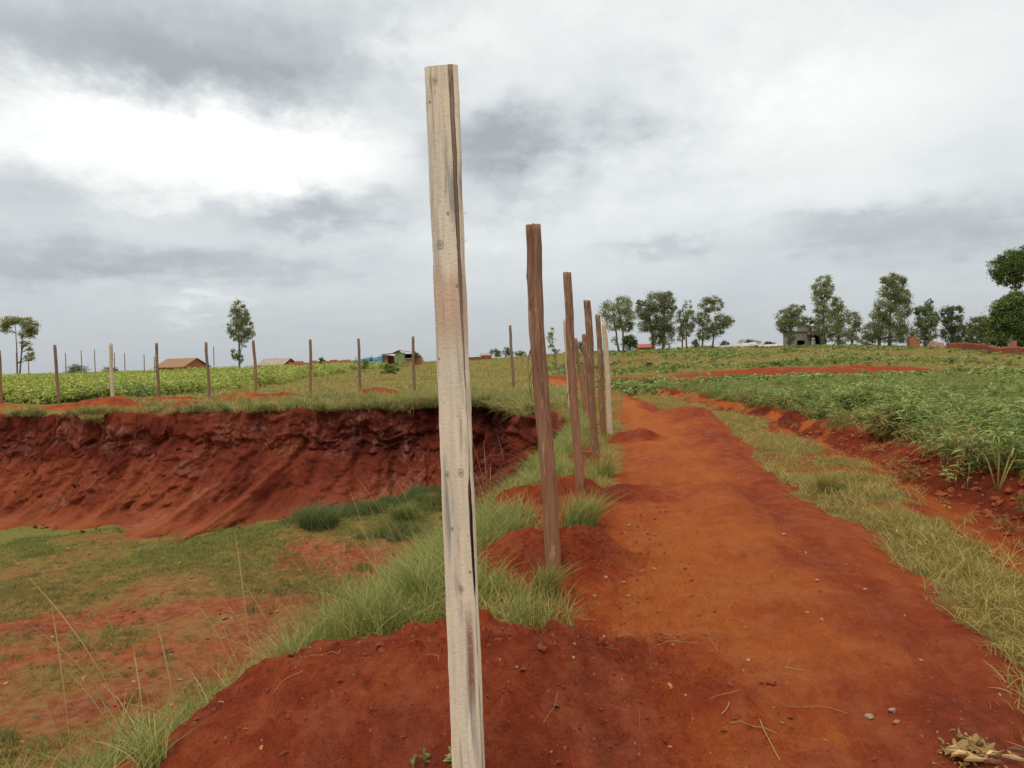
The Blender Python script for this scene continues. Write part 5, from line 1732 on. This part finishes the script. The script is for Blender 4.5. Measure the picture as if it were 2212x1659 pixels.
tarp('blue tarpaulin shelter behind the far post, left one of two', 768, 800, 768, 780, 98, M_BLUE)
tarp('brighter blue tarpaulin shelter next to a dark shed, right one of two', 803, 827, 764, 777, 97, M_BLUE)
a = at(828, 778, 96)
o = empty('open_shed', (a[0], 96, H1(a[0], 96)), 'small open thatched shed just right of the blue shelters', 'shed')
z1 = at(828, 764, 96)[2] - H1(a[0], 96)
for xx in (0.0, 1.6):
    for yy in (0, 1.4):
        MB().tube([(xx, yy, -0.2), (xx, yy, z1 - 0.1)], [0.05, 0.05], 6).build('pole', M_BARK, o)
MB().prism([(-0.2, -0.2, z1 - 0.15), (1.9, -0.2, z1), (1.9, -0.2, z1 + 0.1), (-0.2, -0.2, z1 - 0.05)], (0, 1.9, 0)).build('roof', M_THATCH, o)
MB().box(0.05, 0.5, 0.2, 1.3, 0, z1 - 0.2).build('wall', M_THATCH, o)

# green kiosk with a red roof
Yk = 95
a, c, tpz = at(852, 781, Yk), at(892, 781, Yk), at(870, 757, Yk)[2]
gz = min(a[2], c[2]) - 0.1
o = empty('kiosk', (a[0], Yk, gz), 'small green kiosk with a red roof and an open dark front', 'kiosk')
w, hh = c[0] - a[0], tpz - gz
wl = w * 0.56
MB().box(0.1, wl, 0, 0.08, 0, hh * 0.80).build('front_wall', M_LIME, o)
MB().box(0.1, 0.18, 0.083, 1.9, 0, hh * 0.80).build('side_wall', M_LIME, o)
MB().box(0.183, w, 1.82, 1.9, 0, hh * 0.72).build('back_wall', M_DARKIN, o)  # near-black so the kiosk's inner shade is in the colour
MB().box(wl + 0.003, w, 0.02, 0.10, 0, hh * 0.30).build('counter_front', M_BRICKY, o)
MB().box(wl, w + 0.15, -0.15, 0.35, hh * 0.303, hh * 0.34).build('counter', M_WHITE, o)
for xx in (wl, w - 0.05):
    MB().box(xx - 0.04, xx + 0.04, -0.05, 0.017, hh * 0.345, hh * 0.85).build('roof_post', M_BARK, o)
MB().prism([(-0.15, -0.25, hh * 0.80), (wl * 0.45, -0.25, hh), (wl * 0.45, -0.25, hh + 0.06), (-0.15, -0.25, hh * 0.84)], (0, 2.4, 0)).build('roof', M_REDROOF, o)
MB().prism([(wl * 0.452, -0.25, hh), (w + 0.1, -0.25, hh * 0.80), (w + 0.1, -0.25, hh * 0.84), (wl * 0.452, -0.25, hh + 0.06)], (0, 2.4, 0)).build('roof', M_REDROOF, o)
MB().prism([(0.1, -0.003, hh * 0.803), (wl * 0.8, -0.003, hh * 0.803), (wl * 0.45, -0.003, hh * 0.97)], (0, 0.05, 0)).build('gable', M_LIME, o)

# small pink house at centre right of the pale post
h = house('small_house', 'tiny pinkish house beside shrubs on the skyline, left of the thin far post', 122, 1036, 1064, 764, 775, 767, 3, plain('pink_plaster', (0.45, 0.27, 0.22)), M_TIN)
MB().box(-0.3, 0.3, -0.03, 0.02, 1.0, 1.6).build('window', M_DARKIN, h)  # window opening's shade painted on a thin slab
# red roof behind the broad tree
h = house('low_house', 'low house with a red roof left of the broad full crowned tree', 126, 1378, 1416, 744, 756, 750, 4, M_BRICKY, M_REDROOF)
MB().box(-0.2, 0.4, -0.03, 0.02, 0.8, 1.5).build('door', M_DARKIN, h)  # slab painted with the shade of the doorway

# long white sheeted sheds
def shed_long(label, x0, x1, yl, yr, yb, Y):
    a, c = at(x0, yb, Y), at(x1, yb, Y)
    zl, zr = at(x0, yl, Y)[2], at(x1, yr, Y)[2]
    z0 = min(a[2], c[2]) - 0.6
    o = empty('long_shed', (a[0], Y, z0), label, 'shed', 'long white roofed sheds on the skyline')
    w = c[0] - a[0]
    MB().prism([(0, 0.3, 0), (w, 0.3, 0), (w, 0.3, zr - z0 - 0.25), (0, 0.3, zl - z0 - 0.25)], (0, 3, 0)).build('wall', M_BRICKY, o)
    n = 5
    for i in range(n):
        u0, u1 = i / n, (i + 1) / n - 0.01
        za, zb_ = zl + (zr - zl) * u0 - z0, zl + (zr - zl) * u1 - z0
        MB().prism([(w * u0, -0.1, za - 0.45), (w * u1, -0.1, zb_ - 0.45), (w * u1, 1.8, zb_), (w * u0, 1.8, za)], (0, 0.03, 0.06)).build('roof_sheet', M_WHITE, o)
    return o


shed_long('long white roofed shed between the slim tree and the double crowned tree', 1448, 1545, 747, 741, 751, 118)
shed_long('long white roofed shed right of the double crowned tree', 1556, 1640, 748, 739, 751, 114)
shed_long('short white roofed shed left of the grey unfinished house', 1642, 1700, 746, 742, 751, 114)

# grey unfinished house
Yh = 109
a, c = at(1716, 752, Yh), at(1782, 752, Yh)
gz = min(H1(a[0], Yh), H1(c[0], Yh)) - 0.3
k = Yh / FPX


def hx(px_):
    return at(px_, 745, Yh)[0] - a[0]


def hz(py_, px_=1745):
    return at(px_, py_, Yh)[2] - gz


o = empty('unfinished_house', (a[0], Yh, gz), 'grey unfinished concrete house with a dark doorway under the trees', 'house')
x0, x1 = hx(1716), hx(1782)
win = (hx(1722), hx(1739), hz(745), hz(735))
door = (hx(1752), hx(1772), hz(725))
top = hz(718)
mb = MB()
mb.box(x0, win[0], 0, 0.2, 0, top)
mb.box(win[0], win[1], 0, 0.2, 0, win[2])
mb.box(win[0], win[1], 0, 0.2, win[3], top)
mb.box(win[1], door[0], 0, 0.2, 0, top)
mb.box(door[0], door[1], 0, 0.2, door[2], top)
mb.box(door[1], x1, 0, 0.2, 0, top)
mb.build('front_wall', M_CONC, o)
MB().box(x0, x0 + 0.2, 0.203, 4.5, 0, top).build('side_wall', M_CONC, o)
MB().box(x1 - 0.2, x1, 0.203, 4.5, 0, top).build('side_wall', M_CONC, o)
MB().box(x0 + 0.203, x1 - 0.203, 4.2, 4.4, 0, top).build('back_wall', M_CONCD, o)
MB().box(x0 - 0.1, x1 + 0.1, -0.1, 4.6, top + 0.003, top + 0.2).build('roof_slab', M_CONCD, o)
MB().prism([(hx(1742), -0.9, hz(724)), (hx(1774), -0.9, hz(724)), (hx(1774), -0.9, hz(718)), (hx(1746), -0.9, hz(718))], (0, 0.89, 0)).build('canopy', M_CONCD, o)
MB().box(hx(1736), hx(1756), 0.1, 2.5, top + 0.203, hz(704)).build('upper_wall', M_CONC, o)
MB().box(hx(1772), hx(1777), -0.93, -0.7, 0, hz(724)).build('pillar', M_CONC, o)
MB().box(win[0] - 0.05, win[1] + 0.05, -0.06, -0.003, win[2] - 0.1, win[2] - 0.003).build('window_sill', M_CONC, o)
# white post in the doorway
pb = at(1757, 750, Yh - 1.2)
mb = MB()
mb.tube([(0, 0, 0), (0, 0, 1.05), (0, 0, 1.08)], [0.30, 0.27, 0.16], 12)
o2 = empty('white_bollard', (pb[0], Yh - 1.2, H1(pb[0], Yh - 1.2)), 'short white bollard with a round head before the dark doorway of the grey house', 'bollard')
mb.build('shaft', M_WHITE, o2)
MB().tube([(0, 0, 1.083), (0, 0, 1.2), (0, 0, 1.4), (0, 0, 1.5)], [0.15, 0.24, 0.22, 0.08], 12).build('head', M_WHITE, o2, True)

# ------------------------------------------------------------------ stones, clods, straw
def rock_mesh(name, seed, mat, flat=0.65):
    rg = np.random.default_rng(seed)
    import bmesh
    bm = bmesh.new()
    bmesh.ops.create_icosphere(bm, subdivisions=2, radius=1.0)
    pl = rg.normal(size=(8, 3))
    pl /= np.linalg.norm(pl, axis=1, keepdims=True)
    for v in bm.verts:
        p = np.array(v.co)
        for q in pl:
            e = p @ q - 0.55
            if e > 0:
                p = p - q * e * 0.85
        p = p * (1 + 0.10 * rg.normal() * 0.6)
        v.co = (p[0] * 1.2, p[1] * 0.9, p[2] * flat)
    me = bpy.data.meshes.new(name)
    bm.to_mesh(me)
    bm.free()
    me.materials.append(mat)
    return me


GS = 'loose stones on the red track'
STONES = [  # px, py, width in picture units, material, label
    (1928, 1536, 24, M_GSTONE, 'grey brown stone with a pale top, right one of two largest near the yellow heap'),
    (1878, 1549, 21, M_GSTONE, 'flat grey stone, left one of the two largest near the yellow heap'),
    (1936, 1562, 19, M_OSTONE, 'orange clod just below the largest grey stone'), (1889, 1640, 17, M_CLOD, 'red brown clod at the bottom left of the yellow heap'),
    (1989, 1425, 12, M_STONE, 'pale stone in the rut right of the track centre'), (1775, 1338, 10, M_GSTONE, 'white pebble on the right half of the track, lower of a close pair'),
    (1744, 1325, 9, M_GSTONE, 'grey pebble on the right half of the track, upper of a close pair'), (1764, 1253, 11, M_GSTONE, 'grey pebble above the small cluster on the track'),
    (1772, 1277, 12, M_CLOD, 'reddish stone in the middle of the track, below a grey pebble'), (1869, 1272, 10, M_STONE, 'pale pebble near the right edge of the track'),
    (1694, 1154, 10, M_GSTONE, 'round whitish stone in the middle of the track, higher than the ochre one'), (1741, 1194, 10, M_OSTONE, 'small ochre stone on the track right below a whitish one'),
    (1468, 984, 6, M_STONE, 'small pale stone far up the track, farthest of all'), (1493, 1013, 7, M_STONE, 'small stone beside the far rut of the track'), (1596, 1033, 7, M_STONE, 'small pale stone on the far right half of the track'),
    (1773, 1090, 10, M_OSTONE, 'brownish stone at the grass edge below the round verge tussock'), (2040, 1093, 12, M_OSTONE, 'yellow stone at the foot of the crop, left one of a pair'), (2050, 1096, 14, M_OSTONE, 'yellow stone at the foot of the crop, right one of a pair'),
    (1284, 1288, 13, M_STONE, 'pale stone right of the foot of the second post'), (1357, 1288, 12, M_STONE, 'pale stone at the tip of the second mound on the track'), (1304, 1374, 9, M_GSTONE, 'single bluish white pebble on the loose orange soil'),
    (1606, 1448, 8, M_GSTONE, 'white pebble alone in the near middle of the track'), (1191, 1623, 9, M_OSTONE, 'small yellow stone at the bottom beside the squared post'), (1348, 1257, 12, M_OSTONE, 'small ochre clod at the lower right edge of the second mound'),
    (565, 1612, 14, M_OSTONE, 'ochre clod on the left flank of the big mound'), (821, 1391, 26, M_CLOD, 'round red clod on the crest of the big mound'), (1955, 1330, 9, M_OSTONE, 'ochre pebble close to the verge on the right'),
    (2160, 1500, 12, M_STONE, 'pale stone in the right corner of the track beside the grass'), (1690, 1560, 9, M_STONE, 'small dull stone low in the middle of the track'), (1480, 1500, 8, M_STONE, 'small pale stone low on the left of the track')]
rocks = {}
for i, (px_, py_, wpx, mt, lb) in enumerate(STONES):
    p = surf_hit(px_, py_ + wpx * 0.25)
    key = (mt.name, i % 3)
    if key not in rocks:
        rocks[key] = rock_mesh('stone', len(rocks) + 5, mt)
    ob = bpy.data.objects.new('stone', rocks[key])
    COL.objects.link(ob)
    s = wpx * p[1] / FPX / 2.2
    ob.scale = (s, s, s * 1.05)
    ob.location = (p[0], p[1], p[2] + s * 0.28)
    ob.rotation_euler = (random.uniform(-.3, .3), random.uniform(-.3, .3), random.uniform(0, 6))
    tag(ob, lb, 'stone', GS)

M_STRAWY = plain('dull_straw_brown', (0.40, 0.25, 0.11), scale=30, var=.4)
# crumbling yellow heap at the lower right
hp = surf_hit(2090, 1622)
heap = empty('crumbled_heap', hp, 'crumbled heap of pale yellow lumps at the lower right of the track', 'heap')
ym = [rock_mesh('lump', 60 + i, M_YSTONE if i < 3 else M_OSTONE, 0.6) for i in range(4)]
rg = np.random.default_rng(5)
for k in range(95):
    q = rg.normal(size=2) * np.array([0.070, 0.055])
    rad = math.hypot(q[0] / 0.062, q[1] / 0.05)
    sz = rg.uniform(0.006, 0.024) * (1.15 - 0.25 * min(rad, 2.4))
    xx_, yy_ = hp[0] + q[0] + 0.25 * q[1], hp[1] + q[1]
    ob = bpy.data.objects.new('lump', ym[int(rg.integers(0, 4)) if rad > 1.2 else int(rg.integers(0, 3))])
    COL.objects.link(ob)
    ob.parent = heap
    ob.location = (xx_ - hp[0], yy_ - hp[1], surf(xx_, yy_) - hp[2] + 0.04 * max(0, 1 - rad / 1.7) * rg.uniform(0.3, 1.0) + sz * 0.3)
    ob.scale = (sz * rg.uniform(.8, 2.2), sz * rg.uniform(.6, 1.1), sz * rg.uniform(.3, 0.9))
    ob.rotation_euler = tuple(rg.uniform(-0.9, 0.9, 3) + np.array([0, 0, rg.uniform(0, 6)]))
for k in range(16):
    q = np.array([rg.uniform(-0.12, 0.13), rg.uniform(-0.10, 0.0), 0.012])
    dv = np.array([rg.uniform(0.04, 0.09), rg.uniform(-0.05, 0.02), 0.0])
    mb = MB()
    mb.prism([q, q + dv * 0.5 + (0, 0.012, 0.006), q + dv, q + dv * 0.55 + (0, -0.012, 0.004)], (0, 0, 0.008))
    mb.build('bark_piece', (M_LOGD, M_YSTONE, M_STRAWY)[k % 3], heap)

# small red clods on mounds and track
cm = rock_mesh('clod', 90, M_CLOD, 0.7)
cm2 = rock_mesh('clod', 91, M_OSTONE, 0.6)
cm3 = rock_mesh('clod', 92, M_STONE, 0.6)
protos = []
for q in (cm, rock_mesh('clod', 95, plain('dark_red_lump', (0.20, 0.045, 0.02), scale=12, var=.3), 0.55), cm2, cm3):
    ob = bpy.data.objects.new('clod', q)
    protos.append(ob)
xs, ys, ss, kk = [], [], [], []
for i, (mx, my, rx, ry, hgt) in enumerate(MOUNDS):
    n = int(1500 * rx * ry)
    q, a_ = np.sqrt(rg.uniform(0, 1.25, n)), rg.uniform(0, 2 * np.pi, n)
    xs.append(mx + rx * q * np.cos(a_)), ys.append(my + ry * q * np.sin(a_)), ss.append(0.002 + 0.012 * rg.uniform(0, 1, n) ** 9), kk.append(np.where(rg.uniform(0, 1, n) < 0.93, 0, rg.integers(2, 4, n)))
n = 4200
xx, yy = polar_pts(n, 2.6, 17, -8, 38, 1.0)
u = (xx - path_l(yy)) / (path_r(yy) - path_l(yy))
edge = rg.uniform(0, 1, n) < (0.18 + 0.6 * (u < 0.25) + 0.4 * np.exp(-((u - 0.72) / 0.12) ** 2))
ok = (u > -0.35) & (u < 1.25) & edge
xx, yy = xx[ok], yy[ok]
xs.append(xx), ys.append(yy), ss.append(0.002 + 0.012 * rg.uniform(0, 1, len(xx)) ** 8), kk.append(np.where(rg.uniform(0, 1, len(xx)) < 0.80, 0, rg.integers(2, 4, len(xx))))
n = 600
xx = rg.uniform(-24, -1, n)
yy = np.interp(xx, [-24, -19.4, -11, -5.5, -2.6, -1], [27.6, 27.6, 26.4, 25.8, 26.4, 25.8]) - rg.normal(3.5, 0.45, n) - 0.5 * rg.uniform(0, 1, n) ** 2
xs.append(xx), ys.append(yy), ss.append(0.015 + 0.10 * rg.uniform(0, 1, n) ** 6), kk.append(np.ones(n, int))
for (mx, my, rx_, ry_, h_) in MOUNDS[:2]:
    n = int(60 * rx_)
    q_, a_ = np.sqrt(rg.uniform(0, 1.3, n)), rg.uniform(0, 2 * np.pi, n)
    xs.append(mx + rx_ * q_ * np.cos(a_)), ys.append(my + ry_ * q_ * np.sin(a_)), ss.append(0.006 + 0.022 * rg.uniform(0, 1, n) ** 2.5), kk.append(np.ones(n, int))
n = 1300
yy = rg.uniform(3.2, 8.5, n)
xx = path_l(yy) + rg.normal(0.15, 0.28, n)
xs.append(xx), ys.append(yy), ss.append(0.002 + 0.017 * rg.uniform(0, 1, n) ** 9), kk.append(np.where(rg.uniform(0, 1, n) < 0.95, 0, rg.integers(2, 4, n)))
xx, yy = polar_pts(2600, 9, 25, -41, 3, 1.3)
d0_, d_, fw_ = cover(xx, yy)
ok = (d_ > 3.2)
xx, yy = xx[ok], yy[ok]
xs.append(xx), ys.append(yy), ss.append(0.01 + 0.05 * rg.uniform(0, 1, len(xx)) ** 6), kk.append(np.where(rg.uniform(0, 1, len(xx)) < 0.75, 0, rg.integers(2, 4, len(xx))))
xs, ys, ss, kk = map(np.concatenate, (xs, ys, ss, kk))
zs = surf_np(xs, ys) + np.where((ys > 20) & (xs < 0), 0.05, 0.0)
n = len(xs)
o = gn_scatter('clods', protos, np.stack([xs, ys, zs + ss * 0.3], -1), rg.uniform(-1, 1, (n, 3)) * np.array([.5, .5, 3.1]), np.stack([ss, ss, ss], -1), kk)
tag(o, 'small loose red clods and grit on the mounds and the track', 'clods', kind='stuff')

# loose dark clods along the foot of the crop
n = 1100
yy = 4.5 * (14 / 4.5) ** rg.uniform(0, 1, n)
xx = crop_l(yy) + rg.normal(-0.05, 0.20, n)
zz = height(xx, yy)
sz = 0.008 + 0.045 * rg.uniform(0, 1, n) ** 4
o = gn_scatter('bank_clods', [bpy.data.objects.new('clod', cm)], np.stack([xx, yy, zz + sz * 0.3], -1), rg.uniform(-1, 1, (n, 3)) * np.array([.5, .5, 3.1]), np.stack([sz, sz, sz], -1), np.zeros(n, int))
tag(o, 'dark red clods along the bank at the foot of the crop', 'clods', kind='stuff')

# dry straw lying on the mound and the track edge
Vs, Fs, vs, off = [], [], [], 0
n = 75
zx = rg.uniform(-1.0, 1.3, n)
zy = rg.uniform(2.7, 4.6, n)
for a_, c_ in zip(zx, zy):
    if a_ < -0.6 + 0 * c_ and c_ > 3.8:
        continue
    L = rg.uniform(0.05, 0.28)
    th = rg.uniform(0, 2 * np.pi)
    cv = rg.normal(0, 0.4)
    pts = []
    for q in np.linspace(0, 1, 5):
        x_, y_ = a_ + L * q * math.cos(th + cv * q), c_ + L * q * math.sin(th + cv * q)
        pts.append((x_, y_, surf(x_, y_) + 0.006 + 0.02 * math.sin(q * 3.1) * rg.uniform(0, 1)))
    V, F, v = strips(np.array([pts]), np.full((1, 5), rg.uniform(0.0015, 0.0035)), rg.uniform(0, 0.7, 1))
    Vs.append(V), Fs.append(F + off), vs.append(v)
    off += len(V)
o = mesh_np('dry_straw', np.concatenate(Vs), np.concatenate(Fs), M_STRAW, attrs={'v': np.concatenate(vs)})
tag(o, 'dry straw stalks strewn over the big mound and the track edge', 'straw', kind='stuff')

# tall seeding stalks on the bank at the lower left
Vs, Fs, vs, off = [], [], [], 0
xs2, ys2 = polar_pts(700, 2.9, 8.5, -38, 2, 1.0)
d0, d, fw = cover(xs2, ys2)
keep = (d > 0.05) & (d < 2.8)
for a_, c_ in zip(xs2[keep][:190], ys2[keep][:190]):
    L = rg.uniform(0.5, 1.05)
    th = rg.normal(math.pi, 0.7)
    le = rg.uniform(0.15, 0.55)
    z0 = H1(a_, c_)
    pts = [(a_ + L * le * q ** 1.7 * math.cos(th), c_ + L * le * q ** 1.7 * math.sin(th) * 0.6, z0 + L * q * (1 - 0.22 * le * q)) for q in np.linspace(0, 1, 7)]
    V, F, v = strips(np.array([pts]), np.array([[0.004, 0.0035, 0.003, 0.003, 0.0045, 0.005, 0.001]]), rg.uniform(0.3, 1, 1))
    Vs.append(V), Fs.append(F + off), vs.append(v)
    off += len(V)
o = mesh_np('seeding_stalks', np.concatenate(Vs), np.concatenate(Fs), M_STRAW, attrs={'v': np.concatenate(vs)})
tag(o, 'tall thin seeding grass stalks leaning over the pit bank', 'grass', kind='stuff')


# individual tussocks and plants that stand out
def tussock(label, px_, py_, hpx, wpx, mat, n=160, bend=0.8, lean=(0, 0), bw=0.007, Y=None):
    p = surf_hit(px_, py_)
    if Y:
        p = at(px_, py_, Y)
        p[2] = H1(p[0], Y)
    k = p[1] / FPX
    V, F, v = blades(n, hpx * k, wpx * k * 0.22, bend, bw, 5, lean)
    o = mesh_np('grass_tussock', V, F, mat, attrs={'v': v})
    o.location = tuple(p - np.array([0, 0, 0.02]))
    return tag(o, label, 'grass tussock', 'grass tussocks that stand out')


tussock('round dark centred tussock in the middle of the verge', 1785, 1062, 70, 80, M_VERGE, 240, 0.8)
tussock('small dark green tussock just right of the round verge tussock', 1815, 1070, 45, 40, M_DARKG, 110, 0.7)
tussock('spreading tussock between the second and the third post', 1250, 1165, 115, 170, M_SLOPE, 420, 0.8, (0.25, 0), Y=6.7)
tussock('tussock leaning right at the foot of the second post', 1172, 1300, 110, 100, M_VERGE, 220, 0.7, (0.35, 0), Y=4.75)
tussock('yellowing tussock on the loose soil between the first two posts', 1100, 1370, 70, 150, M_VERGE, 260, 1.0, (0.1, 0), Y=4.3)
tussock('upright pale green tussock behind the big mound left of the squared post', 905, 1375, 170, 120, M_SLOPE, 260, 0.6, (-0.15, 0), Y=4.5)
tussock('pale green tussock on the left shoulder of the big mound', 640, 1480, 150, 120, M_SLOPE, 230, 0.7, (-0.2, 0), Y=4.1)
tussock('leaning green tussock at the right of the fourth post', 1306, 1030, 75, 90, M_SLOPE, 240, 0.8, (0.2, 0))
tussock('tall dark green clump at the far right pit corner, left of the second post', 1112, 1075, 140, 95, M_DARKG, 500, 0.8, bw=0.012, Y=14.5)
tussock('lower dark green clump at the foot of the corner bank beside the squared post', 1060, 1100, 90, 100, M_DARKG, 420, 0.9, bw=0.012, Y=14.0)
tussock('wide dark green bush of grass under the middle of the pit wall', 690, 1130, 75, 190, M_DARKG, 700, 1.0, bw=0.018, Y=20.6)
tussock('smaller green bush of grass right of the wide bush under the pit wall', 870, 1105, 60, 120, M_LUSHT, 420, 1.0, bw=0.018, Y=20.8)
tussock('thin wild tussock at the lower left corner on the bank', 330, 1650, 150, 160, M_SLOPE, 150, 0.7, (-0.2, 0))

# yellow stemmed crop plant standing out at the crop's edge
M_STEM = plain('yellow_green_stem', (0.34, 0.30, 0.10), scale=10)
p = surf_hit(2155, 1062)
o = empty('crop_stalk_plant', p, 'taller crop plant with bare yellow stems at the right end of the field edge', 'plant')
for (ax_, L) in ((-0.35, 0.50), (0.05, 0.62), (0.38, 0.58), (0.55, 0.42)):
    tip = np.array([ax_ * L, 0.05 * L, L])
    MB().tube([(0, 0, -0.03), tip * 0.5 + (0.01, 0, 0.02), tip], [0.010, 0.008, 0.005], 6).build('stem', M_STEM, o, True)
    V, F, v = leafy(2, 0.18, 11, 0.26, 0.026, 0.04, 0.5)
    mesh_np('leaves', V + tip * 0.75, F, M_CROP, o, attrs={'v': v})

# green sprigs in front of the squared post
for i, (px_, py_, lb) in enumerate([(985, 1652, 'small green sprig at the very bottom, left of the squared post foot'), (905, 1656, 'tiny green sprig farther left of the squared post foot')]):
    p = surf_hit(px_, py_)
    V, F, v = leafy(4 - i, 0.05, 5, 0.045, 0.012, 0.03, 0.2)
    o = mesh_np('leafy_sprig', V, F, M_CROP, attrs={'v': v})
    o.location = tuple(p)
    tag(o, lb, 'sprig')
